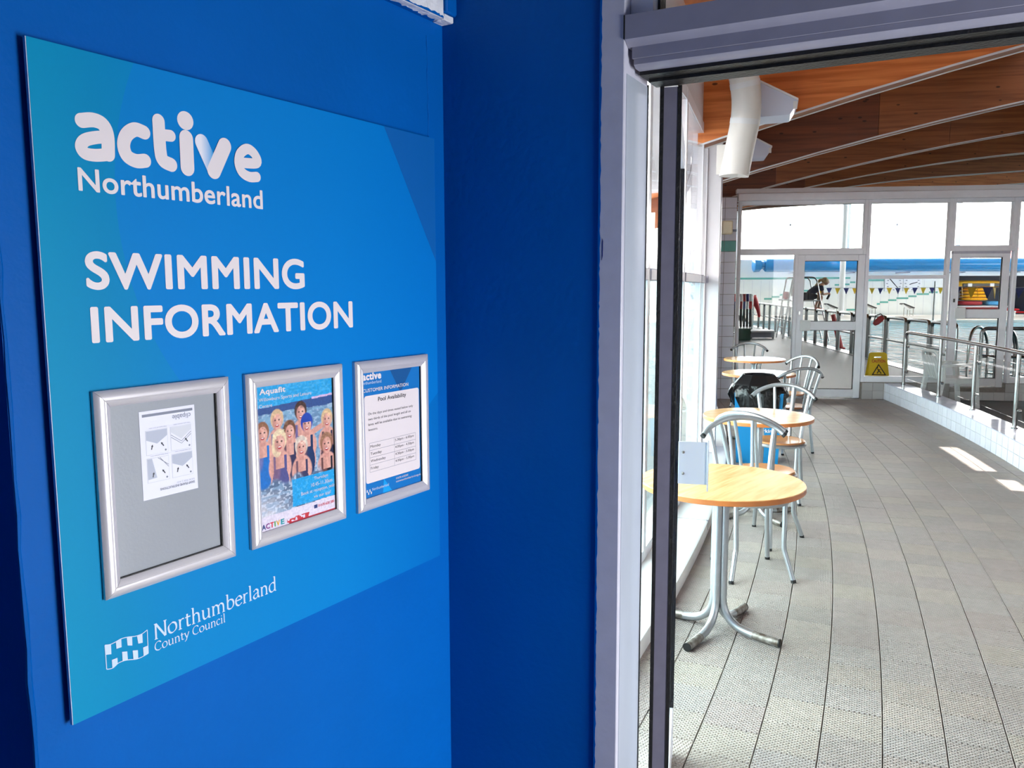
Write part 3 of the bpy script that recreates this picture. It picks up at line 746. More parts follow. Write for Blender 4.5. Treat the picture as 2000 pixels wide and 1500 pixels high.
for q in holes:
    _mb = MB(); _mb.add([hall(q[i], q[j], zroof(q[j])+0.75) for i, j in ((0, 2), (1, 2), (1, 3), (0, 3))], [(0, 1, 2, 3)]); _mb.build('sun_slit', 'slit_glass', CEIL)  # panes over the slits added for the sun patches
beam_s = [-9.0, -6.1, -3.15, -0.2, 2.7, 5.6, 8.5]
_rg = random.Random(4)
splits = {0: [-1.05, 3.2, 15.0], 1: [-1.05, 0.80, 15.0], 2: [-1.05, 0.20, 2.6, 15.0], 3: [-1.05, 1.5, 4.6, 15.0], 4: [-1.05, 3.0, 15.0]}
panel_tone = {0: ['pine_orange', 'pine_orange'], 1: ['pine_dark', 'pine_brown'], 2: ['pine_dark', 'pine_brown', 'pine_brown'], 3: ['pine_dark', 'pine_brown', 'pine_brown'], 4: ['pine_brown', 'pine_brown'], 5: ['pine_orange'], 6: ['pine_dark']}  # pine tone of each face panel, beam by beam
for bi, s_ in enumerate(beam_s):
    P = hall(s_, 0); rz = hrot(s_)
    n_ = 26; tt = [T0R+(T1R-T0R)*i/n_ for i in range(n_+1)]
    mb = MB(); vs_ = []
    for t_ in tt: vs_ += [(t_, -0.055, zroof(t_)), (t_, 0.13, zroof(t_)), (t_, 0.13, zroof(t_)+0.7), (t_, -0.055, zroof(t_)+0.7)]
    mb.add(vs_, [(4*i+k, 4*i+(k+1) % 4, 4*i+4+(k+1) % 4, 4*i+4+k) for i in range(n_) for k in range(4)]+[(0, 1, 2, 3), tuple(4*n_+k for k in (3, 2, 1, 0))])
    be = mb.build('beam', 'pine_brown', CEIL, loc=P, rotz=rz)
    sp = splits.get(bi, [T0R, T1R])
    for j in range(len(sp)-1):
        a, b = sp[j]+0.002, sp[j+1]-0.002; n2 = max(4, int((b-a)/0.35))
        mb = MB(); vs_ = []
        for i in range(n2+1):
            t_ = a+(b-a)*i/n2; vs_ += [(t_, -0.070-0.002*j, zroof(t_)+0.004), (t_, -0.0555, zroof(t_)+0.004), (t_, -0.0555, zroof(t_)+0.66), (t_, -0.070-0.002*j, zroof(t_)+0.66)]
        mb.add(vs_, [(4*i+k, 4*i+(k+1) % 4, 4*i+4+(k+1) % 4, 4*i+4+k) for i in range(n2) for k in range(4)]+[(0, 1, 2, 3), tuple(4*n2+k for k in (3, 2, 1, 0))])
        mb.build('panel', panel_tone[bi][min(j, len(panel_tone[bi])-1)], be)
    for yy in (-0.078, 0.126):
        mb = MB(); vs_ = []
        for t_ in tt: vs_ += [(t_, yy, zroof(t_)-0.008), (t_, yy+0.012, zroof(t_)-0.008), (t_, yy+0.012, zroof(t_)+0.006), (t_, yy, zroof(t_)+0.006)]
        mb.add(vs_, [(4*i+k, 4*i+(k+1) % 4, 4*i+4+(k+1) % 4, 4*i+4+k) for i in range(n_) for k in range(4)])
        mb.build('edge_strip', 'plastic_white', be)
# right-hand hall wall, out of the picture, with a band of clear windows
_mb = MB()
a, b = hall(S_END+0.1, 5.6), hall(S_PART+0.1, 5.6); rz = math.atan2(b.y-a.y, b.x-a.x); ln = (b-a).length
_mb.box(0, ln, -0.15, 0, 0, 5.0)
struct('wall_right.001', _mb, 'hall_grey', 'plain grey hall wall beyond the handrail, out of view', 'wall', a, rz)

# ================================================================== POOL HALL BEYOND THE SCREEN
FY = 48.0                                    # far wall
def X_at(px, Y): return at(px, 560, Y).x
rail_pts = [Vector((10.1, 36.0, 0)), Vector((9.85, 33.2, 0)), Vector((8.93, 26.1, 0)), Vector((8.38, 21.86, 0)), Vector((7.9, 17.6, 0)), Vector((7.656, 15.48, 0)), Vector((7.42, 13.55, 0))]
ndx = [Vector((10.4, 38.7, 0))]+rail_pts+[hall(S_PART+0.05, 4.9)]
# deck left of the barrier
dl = [hall(S_PART+0.02, -0.9), Vector((11.0, FY, 0)), Vector((13.5, FY, 0)), Vector((11.2, 38.7, 0))]+[p+Vector((0.22, 0, 0)) for p in rail_pts]+[hall(S_PART+0.02, 4.6)]
dk = MB().prism([(p.x, p.y) for p in dl], 'z', -0.30, 0.0).build('floor_deck', 'deck', None, label='grey pool deck beyond the glazed screen', cat='floor', kind='structure')
MB().box(11.1, 42, 38.7, FY, -0.30, 0.0).build('floor_deck.001', 'wet_deck', None, label='pinkish beige deck at the far end of the pool', cat='floor', kind='structure')
# pale nosing along the barrier
_mb = MB(); _rp = [p+Vector((0.02, 0, 0)) for p in rail_pts]
_mb.add([q for p in _rp for q in ((p.x, p.y, 0.0), (p.x, p.y, 0.012), (p.x+0.30, p.y, 0.012), (p.x+0.30, p.y, -0.2))], [(4*i+k, 4*i+k+1, 4*i+5+k, 4*i+4+k) for i in range(len(_rp)-1) for k in range(3)])
_mb.build('nosing', 'far_tile', dk)
wp = [p+Vector((0.30, 0, 0)) for p in rail_pts]
MB().prism([(42, 38.7), (11.2, 38.7)]+[(p.x, p.y) for p in wp]+[(8.9, 12.6), (42, 11.0)], 'z', -0.32, -0.06).build('water', 'pool_water', None, label='turquoise pool water with glittering reflections', cat='water', kind='structure')
MB().box(11.2, 42, 38.55, 38.72, -0.1, 0.06, 0.01).build('trim_5', 'far_tile', None, label='white raised edge at the far end of the pool', cat='trim', kind='structure')
# far wall with the kayak store opening
XN0, XN1 = X_at(1867, FY), X_at(2040, FY)
fw = MB().box(8, XN0, FY, FY+0.3, 0, 3.15).box(XN1, 42.3, FY, FY+0.3, 0, 3.15).box(XN0, XN1, FY, FY+0.3, 2.25, 3.15).build('wall_far', 'far_tile', None, label='pale tiled far wall of the pool hall with teal tile lines', cat='wall', kind='structure')
def fz(py): return EYE+(560.2-py)*FY/FPX
def band(x0, x1, y0, y1):
    return MB().box(X_at(x0, FY), X_at(x1, FY), FY-0.012, FY+0.002, fz(y1), fz(y0)).build('teal_tile_band', 'teal_tile', fw)
band(1436, 1545, 541.5, 545.0); band(1545, 1660, 541.0, 544.5); band(1692, 1726, 545.5, 549)
for a, b, y in ((1493, 1508, 582.5), (1508, 1523, 578.7), (1523, 1544, 574.8), (1544, 1562, 571), (1562, 1580, 567), (1630, 1641, 556), (1646, 1659, 555), (1660, 1670, 551),
                (1655, 1672, 604), (1672, 1690, 600), (1714, 1720, 593), (1720, 1736, 589.5), (1736, 1752, 585.7), (1752, 1775, 582), (1775, 1791, 578.3), (1791, 1815, 574.2), (1815, 1832, 570.7)):
    band(a, b, y-1.7, y+1.7)
# grid of the large wall tiles, as far as they can be told apart
for k in range(60):
    x = 13.0+k*0.5
    if XN0 < x < XN1: continue
    MB().box(x-0.006, x+0.006, FY-0.003, FY+0.002, 0.02, 2.0).build('tile_joint', 'print_pale', fw)
# store niche
MB().box(XN0-0.2, XN1+0.2, FY+3.0, FY+3.1, 0, 2.3).box(XN0-0.2, XN0, FY+0.3, FY+3, 0, 2.3).box(XN1, XN1+0.2, FY+0.3, FY+3, 0, 2.3).box(XN0-0.2, XN1+0.2, FY+0.3, FY+3.1, 2.3, 2.4).box(XN0, XN1, FY, FY+3, -0.05, 0.02).build('wall_store', 'print_grey', None, label='grey store recess in the far wall holding the floats', cat='wall', kind='structure')
# high glazing over the far wall
gz = thing('window_14', 'band of bright high windows above the far pool wall', 'window', kind='structure')
for px, w_ in ((1437, 0.16), (1652, 0.22), (1866, 0.30), (2080, 0.22)):
    xc = X_at(px, FY); MB().box(xc-w_/2, xc+w_/2, FY, FY+0.2, 3.15, 8.0).build('mullion', 'frame_white', gz)
MB().box(8, 42, FY+0.05, FY+0.09, fz(441)-0.02, fz(441)+0.02).build('transom', 'print_pale', gz)
for px in (1540, 1747, 1975):
    xc = X_at(px, FY); MB().box(xc-0.03, xc+0.03, FY+0.03, FY+0.1, fz(441)-0.08, fz(441)+0.08).build('bracket', 'print_grey', gz)
MB().box(8, 42, FY, FY+0.2, 3.15, 3.22).build('rail', 'frame_white', gz)
MB().box(8, 42, FY+0.1, FY+0.11, 3.22, 8.0).build('pane', 'glass_thin', gz)
MB().box(2, 42.3, 11.0, FY+0.3, 8.0, 8.2).build('ceiling_pool', 'ceiling_white', None, label='high white pool hall ceiling out of view', cat='ceiling', kind='structure')
# side walls and fascia
a, b = hall(S_PART+0.05, -1.15), Vector((11.2, FY, 0)); rz = math.atan2(b.y-a.y, b.x-a.x)
MB().box(0, (b-a).length, 0, 0.2, 0, 8.0).build('wall_pool_left', 'far_tile', None, loc=a, rotz=rz, label='tiled left wall of the pool hall hidden behind the pier', cat='wall', kind='structure')
MB().box(42, 42.3, 11, FY+0.3, 0, 3.0).box(42, 42.3, 11, FY+0.3, 6.5, 8.0).build('wall_pool_right', 'far_tile', None, label='right wall of the pool hall, open to high windows', cat='wall', kind='structure')
a, b = hall(S_PART+0.1, 5.6), Vector((42.3, 11.0, 0)); rz = math.atan2(b.y-a.y, b.x-a.x)
MB().box(0, (b-a).length, -0.2, 0, 0, 8.2).build('wall_pool_near', 'far_tile', None, loc=a, rotz=rz, label='near wall of the pool hall out of view', cat='wall', kind='structure')
_mb = MB(); _fs = [hall(9.6, t_, 0) for t_ in (-1.2, 2, 5, 10, 15.0)]+[hall(s_, 15.0, 0) for s_ in (6, 2, -2, -6)]
_mb.add([(p.x, p.y, zz) for p in _fs for zz in (zroof(8.6)+0.3, 8.05)], [(2*i, 2*i+1, 2*i+3, 2*i+2) for i in range(len(_fs)-1)])
_mb.build('wall_fascia', 'white_paint', None, label='white fascia between the timber roof and the pool ceiling', cat='wall', kind='structure')
# red roofed building outside the far windows
rb = thing('outside_building', 'dark red roof of a building outside the far windows', 'building', at(2010, 500, 62), 0.0)
rb.location.z = -0.35
MB().box(-1.0, 9, 0, 5, 0, 3.9).build('wall', 'plinth_tile', rb)
MB().prism([(-0.3, 3.9), (5.3, 3.9), (2.5, 5.0)], 'x', -1.2, 9.2).build('roof', 'red_dark', rb)

# blue duct above the far wall
bz = EYE+(560.2-517.5)*46.5/FPX; xa = X_at(1470, 46.5)
du = thing('blue_duct', 'long glossy blue duct running along the far wall', 'duct', (xa, 46.5, bz))
def xlathe(prof, seg=20):
    mb = MB(); n = len(prof); vs_ = []
    for x, r in prof:
        for k in range(seg): vs_.append((x, r*math.cos(2*PI*k/seg), r*math.sin(2*PI*k/seg)))
    fs_ = [(i*seg+k, i*seg+(k+1) % seg, (i+1)*seg+(k+1) % seg, (i+1)*seg+k) for i in range(n-1) for k in range(seg)]
    fs_ += [tuple(range(seg)), tuple((n-1)*seg+k for k in range(seg))]
    mb.add(vs_, fs_); return mb
xlathe([(0.62, 0.30), (0.68, 0.37), (0.80, 0.385), (28, 0.385)]).build('pipe', 'duct_blue', du)
xlathe([(0.40, 0.22), (0.64, 0.22)]).build('neck', 'duct_blue', du)
xlathe([(0.0, 0.34), (0.02, 0.39), (0.36, 0.36), (0.44, 0.24)], 8).build('end_cap', 'duct_blue', du)
for k in range(8): MB().box(2.5+k*3.1, 2.62+k*3.1, -0.05, 1.49, -0.46, -0.40).build('bracket', 'print_grey', du)
# round white pillar by the far wall
MB().lathe([(0.0, 0), (0.15, 0), (0.15, 7.99), (0.0, 7.99)], 16).build('column.001', 'pole_white', None, loc=(X_at(1644.5, 45.4), 45.4, 0), label='round white column standing at the far end of the pool', cat='column', kind='structure')

# ---- barrier of steel hoops along the pool edge
def hoop(name, m, w_, h, r, parent, loc, rz, z0=0.0):
    c = 0.09; pts = [(0, 0, z0), (0, 0, h-c)]
    for i in range(1, 6): a = PI/2*i/6; pts.append((c-c*math.cos(a), 0, h-c+c*math.sin(a)))
    pts += [(c, 0, h), (w_-c, 0, h)]
    for i in range(1, 6): a = PI/2*i/6; pts.append((w_-c+c*math.sin(a), 0, h-c+c*math.cos(a)))
    pts += [(w_, 0, h-c), (w_, 0, z0)]
    o = MB().tube(pts, r, 8).build(name, m, parent, loc=loc, rotz=rz)
    MB().tube([(r, 0, h*0.52), (w_-r, 0, h*0.52)], r*0.75, 8).build('mid_rail', m, o)
    return o
def along(pts, d):
    for a, b in zip(pts, pts[1:]):
        l = (b-a).length
        if d <= l: return a+(b-a)*(d/l), math.atan2(b.y-a.y, b.x-a.x)
        d -= l
    return pts[-1], math.atan2(pts[-1].y-pts[-2].y, pts[-1].x-pts[-2].x)
br = thing('pool_barrier', 'long barrier of stainless steel hoops along the pool edge', 'barrier')
tot = sum((b-a).length for a, b in zip(rail_pts, rail_pts[1:])); d_ = 0.5
while d_ < tot-1.2:
    p, _ = along(rail_pts, d_); q, _ = along(rail_pts, d_+1.09)
    hoop('hoop', 'steel_dark', (q-p).length, 0.98, 0.034, br, p+Vector((0.12, 0, 0)), math.atan2(q.y-p.y, q.x-p.x)); d_ += 1.21
br2 = thing('pool_barrier.001', 'short steel hoop barrier behind the right screen door', 'barrier')
p0 = Vector((7.60, 13.25, 0))
for k in range(3): hoop('hoop', 'steel_dark', 0.72, 0.95, 0.03, br2, p0+Vector((0.80*k, -0.18*k, 0)), -0.22, -0.06)
def ladder(label, loc, rz, sc=1.0):
    l_ = thing('pool_ladder', label, 'ladder', loc, rz)
    for yy in (-0.25, 0.25):
        pts = smoothpath([(-0.35, yy, -0.06), (-0.34, yy, 0.6), (-0.2, yy, 0.86), (0.05, yy, 0.84), (0.22, yy, 0.55), (0.25, yy, -0.06), (0.25, yy, -0.25)], 5)
        MB().tube([(x*sc, y*sc, z*sc) for x, y, z in pts], 0.026, 8).build('grab_rail', 'steel_dark', l_)
    for zz in (-0.12, 0.02): MB().box(0.18*sc, 0.28*sc, -0.25*sc, 0.25*sc, zz-0.015, zz+0.015).build('tread', 'steel_dark', l_)
ladder('curved steel grab rails of the pool steps behind the right screen door', at(1940, 690, 14.9).xy.to_3d(), 0.5)
ladder('curved steel grab rails of the pool steps at the right edge', at(2000, 690, 14.2).xy.to_3d(), 0.5)
ladder('small steel ladder loops at the far left corner of the pool', Vector((X_at(1483, 38.4), 38.4, 0)), 1.3, 1.0)

# ---- bunting over the lanes
def bunting(label, Y, specs, size, zt, xl, xr, poles):
    b_ = thing('bunting', label, 'bunting', (0, Y, 0))
    MB().tube([(xl, 0, zt), ((xl+xr)/2, 0, zt-0.03), (xr, 0, zt)], 0.008, 6).build('cord', 'print_pale', b_)
    rg = random.Random(int(Y))
    for px, c, yaw, wsc in specs:
        x = X_at(px, Y); w_ = size*wsc
        f_ = MB().prism([(-w_/2, 0), (w_/2, 0), (0, -size*1.15)], 'y', -0.004, 0.004).build('pennant', 'flag_yellow' if c == 'Y' else 'flag_navy', b_, smooth=False, loc=(x, rg.uniform(-.02, .02), zt-0.015))
        f_.rotation_euler = (rg.uniform(-.15, .15), 0, yaw)
    for xx in poles: MB().tube([(xx, 0, 0), (xx, 0, zt+0.25)], 0.035, 8).build('pole', 'steel_dark', b_)
b1 = [(1603+16.75*i, 'YN'[i % 2], 0.0, 1.0) for i in range(15)]
bunting('row of small yellow and navy pennants above the far lanes', 33.5, b1, 0.225, 1.60, X_at(1595, 33.5), X_at(1845, 33.5), [X_at(1826, 33.5)])
b2 = [(1869, 'N', 0.1, 1.0), (1880, 'Y', 1.0, 0.7), (1899, 'Y', 0.15, 1.05), (1909, 'Y', 1.1, 0.8), (1928, 'N', 0.0, 1.0), (1943, 'Y', 0.7, 0.75), (1980, 'Y', 1.0, 0.8), (1993, 'N', 0.0, 1.0), (2026, 'Y', 0.0, 1.0), (2056, 'N', 0.2, 1.0)]
bunting('row of larger navy and yellow pennants behind the right screen door', 17.5, b2, 0.215, 1.625, X_at(1856, 17.5), X_at(2090, 17.5), [])
bpy.data.objects['bunting.001'].children[0].name = 'cord.001'

# ---- starting blocks
def starting_block(px, label):
    b_ = thing('starting_block', label, 'starting block', (X_at(px, 46.2)-0.2, 46.2, 0), 0.0, 'starting blocks at the far end')
    MB().prism([(-0.32, 0.66), (0.30, 0.42), (0.36, 0.47), (-0.26, 0.72)], 'y', -0.25, 0.25).build('platform', 'black_plastic', b_)
    MB().prism([(-0.42, 0.62), (-0.32, 0.66), (0.10, 0.36), (0.0, 0.30)], 'y', -0.28, -0.24).build('side_plate', 'plastic_white', b_)
    for x, y in ((-0.05, -0.2), (-0.05, 0.2), (0.28, -0.2), (0.28, 0.2)):
        MB().tube([(x, y, 0), (x, y, 0.47)], 0.025, 8).build('leg', 'steel', b_)
    MB().tube([(0.28, -0.2, 0.10), (0.28, 0.2, 0.10)], 0.02, 8).build('crossbar', 'steel', b_)
for px, w_ in ((1631, 'behind the person on the high seat'), (1706, 'left of the red rescue can'), (1780, 'below the second wall clock')):
    starting_block(px, 'black topped starting block '+w_)

# ---- wall clocks
def wall_clock(px, label, hands, kind):
    c = thing('wall_clock', label, 'clock', (X_at(px, FY), FY-0.02, fz(553.0)))
    MB().box(-0.52, 0.52, -0.05, 0.008, -0.46, 0.42, 0.01).build('case', 'pole_white', c)
    for k in range(12):
        a = 2*PI*k/12; MB().box(-0.05, 0.05, -0.056, -0.051, -0.022, 0.022).build('marker', 'print_grey', c, loc=(0.40*math.sin(a), 0, 0.36*math.cos(a)-0.02))
    for a, l, w_ in hands:
        o = MB().box(-w_, w_, -0.064, -0.058, -0.10, l).build('hand', 'print_black', c, loc=(0, 0, -0.02)); o.rotation_euler = (0, a, 0)
wall_clock(1744.5, 'square pace clock with a long diagonal hand on the far wall', [(2.4, 0.42, 0.02), (-0.75, 0.40, 0.025)], 0)
wall_clock(1780.5, 'square wall clock with short hands, right of the pace clock', [(1.3, 0.30, 0.02), (-1.9, 0.18, 0.022)], 1)

# ---- floats in the store
def store(px, dz): return Vector((X_at(px, FY+1.2), FY+1.2, dz))
def capsule_slab(w_, d_, h, n=14, taper=0.35):
    mb = MB(); pr = []
    for i in range(n+1):
        u_ = -1+2*i/n; e = math.sqrt(max(0.0, 1-abs(u_)**5)); pr.append((u_*w_/2, e))
    seg = 12; vs_ = []
    for x, e in pr:
        for k in range(seg):
            a = 2*PI*k/seg; ca, sa = math.cos(a), math.sin(a)
            vs_.append((x, d_/2*max(e, .04)*math.copysign(abs(ca)**.6, ca), h/2+h/2*max(e, .04)*math.copysign(abs(sa)**.6, sa)))
    fs_ = [(i*seg+k, i*seg+(k+1) % seg, (i+1)*seg+(k+1) % seg, (i+1)*seg+k) for i in range(n) for k in range(seg)]
    fs_ += [tuple(range(seg)), tuple(n*seg+k for k in range(seg))]
    mb.add(vs_, fs_); return mb
capsule_slab(4.6, 1.5, 0.16).build('foam_mat', 'red_foam', None, loc=store(1930, 0.02), label='wide red foam mat at the bottom of the store stack', cat='mat')
capsule_slab(4.2, 1.4, 0.17).build('foam_mat.001', 'red_foam', None, loc=store(1925, 0.185), label='red foam mat lying on the bottom mat in the store', cat='mat')
capsule_slab(3.6, 1.3, 0.15).build('foam_mat.002', 'pole_white', None, loc=store(1915, 0.36), label='white foam mat on the red mats in the store', cat='mat')
capsule_slab(1.45, 1.1, 0.27).build('foam_mat.003', 'red_dark', None, loc=store(1893, 0.515), label='dark red folded mat under the yellow floats', cat='mat')
capsule_slab(1.2, 1.0, 0.26).build('float_bag', 'blue_pad', None, loc=store(1940, 0.515), label='pale blue float bag beside the dark red mat', cat='bag')
for k in range(4):
    capsule_slab(1.55-0.03*k, 1.0, 0.19).build('yellow_float' if not k else 'yellow_float.%03d' % k, 'yellow_kayak', None, loc=store(1902, 0.80+k*0.19)+Vector((0, -0.05*(k % 2), 0)),
        label='flat yellow float, %s of the four in the store stack' % ['lowest', 'second lowest', 'second highest', 'highest'][k], cat='float', group='stacked yellow floats')
kf = thing('inflatable_raft', 'big yellow inflatable with a black strap on top of the store stack', 'raft', store(1906, 1.56))
capsule_slab(3.0, 1.3, 0.44).build('hull', 'yellow_kayak', kf)
MB().box(-1.15, 1.15, -0.70, -0.60, 0.07, 0.25, 0.02).build('strap', 'black_plastic', kf)
for xx in (-0.75, 0.55): MB().box(xx-0.13, xx+0.13, -0.73, -0.69, 0.06, 0.26, 0.02).build('pad', 'plastic_white', kf)
for px, w_, l_ in ((1877, 1.0, 'left of the gap before the float store'), (1950, 1.75, 'right of the gap before the float store')):
    bn = thing('bench_block', 'low white tiled bench '+l_, 'bench', (X_at(px, 44.5), 44.5, 0))
    MB().box(-w_/2, w_/2, -0.25, 0.25, 0, 0.26, 0.01).build('base', 'far_tile', bn)
    MB().box(-w_/2-0.02, w_/2+0.02, -0.27, 0.27, 0.26, 0.31, 0.01).build('top', 'pole_white', bn)

# ---- lifeguard's high seat and the person on it
GY = 26.3; gx = X_at(1578, GY)
hs = thing('lifeguard_chair', 'tall steel lifeguard seat standing beyond the barrier', 'lifeguard chair', (gx, GY, 0))
SZ = 1.22
for y in (-0.3, 0.3):
    MB().tube([(-0.86, y, -0.06), (-0.70, y, SZ), (-0.60, y, 1.86), (-0.54, y, 1.92)], 0.022, 8).build('leg', 'steel_dark', hs)
    MB().tube([(-0.62, y, -0.06), (-0.48, y, SZ)], 0.02, 8).build('leg', 'steel_dark', hs)
    MB().tube(smoothpath([(-0.54, y, 1.92), (0.0, y, 1.93), (0.14, y, 1.86), (0.20, y, 1.70), (0.30, y, SZ)], 4)+[(0.62, y, -0.06)], 0.022, 8).build('arm_frame', 'steel_dark', hs)
MB().box(-0.50, 0.34, -0.31, 0.31, SZ-0.045, SZ, 0.008).build('platform', 'steel_dark', hs)
MB().box(-0.84, -0.60, -0.25, 0.25, SZ-0.02, SZ+0.02).build('shelf', 'pole_white', hs)
MB().box(-0.44, -0.40, -0.28, 0.28, SZ+0.12, SZ+0.60, 0.01).build('backrest', 'black_plastic', hs)
for zz, x0, x1 in ((0.35, -0.81, 0.52), (0.75, -0.76, 0.42)): MB().tube([(x0, -0.3, zz), (x0, 0.3, zz)], 0.016, 6).tube([(x1, -0.3, zz), (x1, 0.3, zz)], 0.016, 6).build('rung', 'steel_dark', hs)
MB().box(-0.74, -0.62, -0.10, 0.12, SZ+0.02, SZ+0.26, 0.03).build('first_aid_bag', 'red_dark', hs)

def skin_mesh(name, m, verts, edges, radii, parent, root=0, sub=2, **kw):
    me = bpy.data.meshes.new(name); me.from_pydata(verts, edges, [])
    ob = bpy.data.objects.new(name, me); COL.objects.link(ob)
    sm_ = ob.modifiers.new('skin', 'SKIN'); sm_.use_smooth_shade = True
    for i, r in enumerate(radii):
        d = me.skin_vertices[0].data[i]; d.radius = (r, r) if not isinstance(r, tuple) else r; d.use_root = (i == root)
    sb_ = ob.modifiers.new('sub', 'SUBSURF'); sb_.levels = sub; sb_.render_levels = sub
    dg = bpy.context.evaluated_depsgraph_get(); new = bpy.data.meshes.new_from_object(ob.evaluated_get(dg)); new.name = name
    bpy.data.objects.remove(ob)
    new.materials.clear(); new.materials.append(M(m)); new.polygons.foreach_set('use_smooth', [True]*len(new.polygons))
    return link(name, new, parent, **kw)
pe = thing('person', 'person in navy shirt and red shoes leaning forward on the high seat', 'person', (gx, GY, SZ))
hz = 0.10                                    # hip height above the platform
V_ = [(0.02, 0, hz), (0.14, 0, hz+0.14), (0.29, 0, hz+0.26), (0.40, 0, hz+0.34), (0.46, 0, hz+0.39), (0.52, 0, hz+0.44)]
E_ = [(0, 1), (1, 2), (2, 3), (3, 4), (4, 5)]; R_ = [(0.13, 0.11), (0.13, 0.10), (0.15, 0.10), (0.10, 0.09), 0.052, 0.06]
for sgn in (-1, 1):
    i0 = len(V_)
    V_ += [(0.03, sgn*0.10, hz-0.01), (0.42, sgn*0.13, hz+0.015), (0.31, sgn*0.12, hz-0.33), (0.40, sgn*0.12, hz-0.39)]
    R_ += [0.085, 0.055, 0.036, 0.032]; E_ += [(0, i0), (i0, i0+1), (i0+1, i0+2), (i0+2, i0+3)]
    i1 = len(V_)
    V_ += [(0.36, sgn*0.17, hz+0.31), (0.42, sgn*0.20, hz+0.07), (0.60, sgn*0.10, hz+0.09), (0.66, sgn*0.07, hz+0.10)]
    R_ += [0.052, 0.040, 0.028, 0.030]; E_ += [(3, i1), (i1, i1+1), (i1+1, i1+2), (i1+2, i1+3)]
    for f_, (dx, dy, dz, L) in enumerate(((0.03, -0.03, 0.02, 0.6), (0.05, -0.012, -0.005, 1.0), (0.055, 0.0, -0.012, 1.1), (0.05, 0.012, -0.015, 1.0), (0.042, 0.022, -0.018, 0.85))):
        i2 = len(V_); p = V_[i1+3]
        V_ += [(p[0]+dx*0.6, p[1]+dy*sgn, p[2]+dz), (p[0]+dx*0.9, p[1]+dy*sgn*1.1, p[2]+dz-0.025*L)]
        R_ += [0.0095, 0.008]; E_ += [(i1+3, i2), (i2, i2+1)]
body = skin_mesh('body', 'skin', V_, E_, R_, pe)
hd_ = MB().ball((0.565, 0, hz+0.475), 0.092, 16, 12, (1.02, 0.84, 1.22))
hd_.build('head', 'skin', pe)
hdo = pe.children[-1]
MB().ball((0.66, 0, hz+0.455), 0.016, 8, 6, (1.3, 0.8, 1.2)).build('nose', 'skin', hdo)
for sg in (-1, 1):
    MB().ball((0.642, sg*0.034, hz+0.483), 0.0095, 8, 6).build('eye', 'eye_dark', hdo)
    MB().ball((0.555, sg*0.078, hz+0.47), 0.022, 8, 6, (0.8, 0.4, 1.3)).build('ear', 'skin', hdo)
MB().ball((0.648, 0, hz+0.415), 0.018, 8, 6, (0.5, 1.2, 0.4)).build('mouth', 'lip', hdo)
MB().ball((0.535, 0, hz+0.505), 0.102, 14, 10, (1.0, 0.92, 1.08)).tube(smoothpath([(0.47, 0, hz+0.53), (0.38, 0, hz+0.52), (0.30, 0, hz+0.42), (0.22, 0, hz+0.34)], 4), [0.05, 0.05, 0.048, 0.046, 0.045, 0.044, 0.042, 0.04, 0.036, 0.032, 0.028, 0.024, 0.012], 8).build('hair', 'hair_blond', pe)
skin_mesh('shirt', 'navy_cloth', [(0.0, 0, hz+0.02), (0.12, 0, hz+0.14), (0.28, 0, hz+0.27), (0.395, 0, hz+0.335), (0.36, -0.17, hz+0.31), (0.395, -0.195, hz+0.17), (0.36, 0.17, hz+0.31), (0.395, 0.195, hz+0.17)],
          [(0, 1), (1, 2), (2, 3), (3, 4), (4, 5), (3, 6), (6, 7)], [(0.155, 0.135), (0.15, 0.125), (0.17, 0.125), (0.11, 0.105), 0.072, 0.062, 0.072, 0.062], pe)
skin_mesh('shorts', 'dark_cloth', [(0.0, 0, hz+0.0), (0.04, -0.10, hz), (0.28, -0.12, hz+0.01), (0.04, 0.10, hz), (0.28, 0.12, hz+0.01)], [(0, 1), (1, 2), (0, 3), (3, 4)], [0.14, 0.105, 0.085, 0.105, 0.085], pe)
for sgn in (-1, 1):
    MB().ball((0.385, sgn*0.12, hz-0.40), 0.055, 10, 8, (2.1, 0.85, 0.75)).build('shoe', 'red_foam', pe)
bt = thing('drink_bottle', 'dark bottle held in the hands of the person on the high seat', 'bottle', (gx+0.625, GY, SZ+hz-0.085))
bt.rotation_euler = (0, 0.45, 0)
MB().lathe([(0.0, 0), (0.036, 0), (0.038, 0.13), (0.03, 0.16), (0.0, 0.162)], 12).build('body', 'black_plastic', bt)
MB().lathe([(0.024, 0.16), (0.024, 0.195), (0.0, 0.198)], 10).build('cap', 'print_grey', bt)

# ---- pool hoist, rescue can, caution sign
p = fl(1628, 679)
ho = thing('pool_hoist', 'slanting red pool hoist arm by the steel barrier', 'hoist', (p.x+0.35, p.y, -0.06))
MB().tube([(-0.16, 0, 0.05), (-0.40, 0, 0.95)], [0.075, 0.06], 8).build('arm', 'red_foam', ho)
MB().tube([(-0.5, 0, 0.04), (-0.05, 0, 0.04)], 0.03, 8).build('base_bar', 'red_foam', ho)
MB().tube([(-0.5, -0.2, 0.03), (-0.5, 0.2, 0.03)], 0.03, 8).build('foot', 'black_plastic', ho)
p = at(1714, 626, 17.35)
rc = thing('rescue_can', 'red rescue can hung by a strap from the steel barrier', 'rescue can', (p.x, p.y-0.05, 0))
mtx = Matrix.Translation((0, 0, p.z)) @ Matrix.Rotation(0.85, 4, 'Y')
mb = MB(); mb.lathe([(0.0, -0.13), (0.04, -0.12), (0.062, -0.06), (0.065, 0.05), (0.05, 0.11), (0.0, 0.125)], 14); mb.v = [tuple(mtx @ Vector(v)) for v in mb.v]; mb.build('body', 'red_foam', rc)
MB().tube([(-0.10, 0.0, p.z-0.03), (-0.06, 0.02, p.z+0.10), (0.06, 0.05, p.z+0.14), (0.10, 0.0, p.z+0.09)], 0.012, 6).build('strap', 'black_plastic', rc)
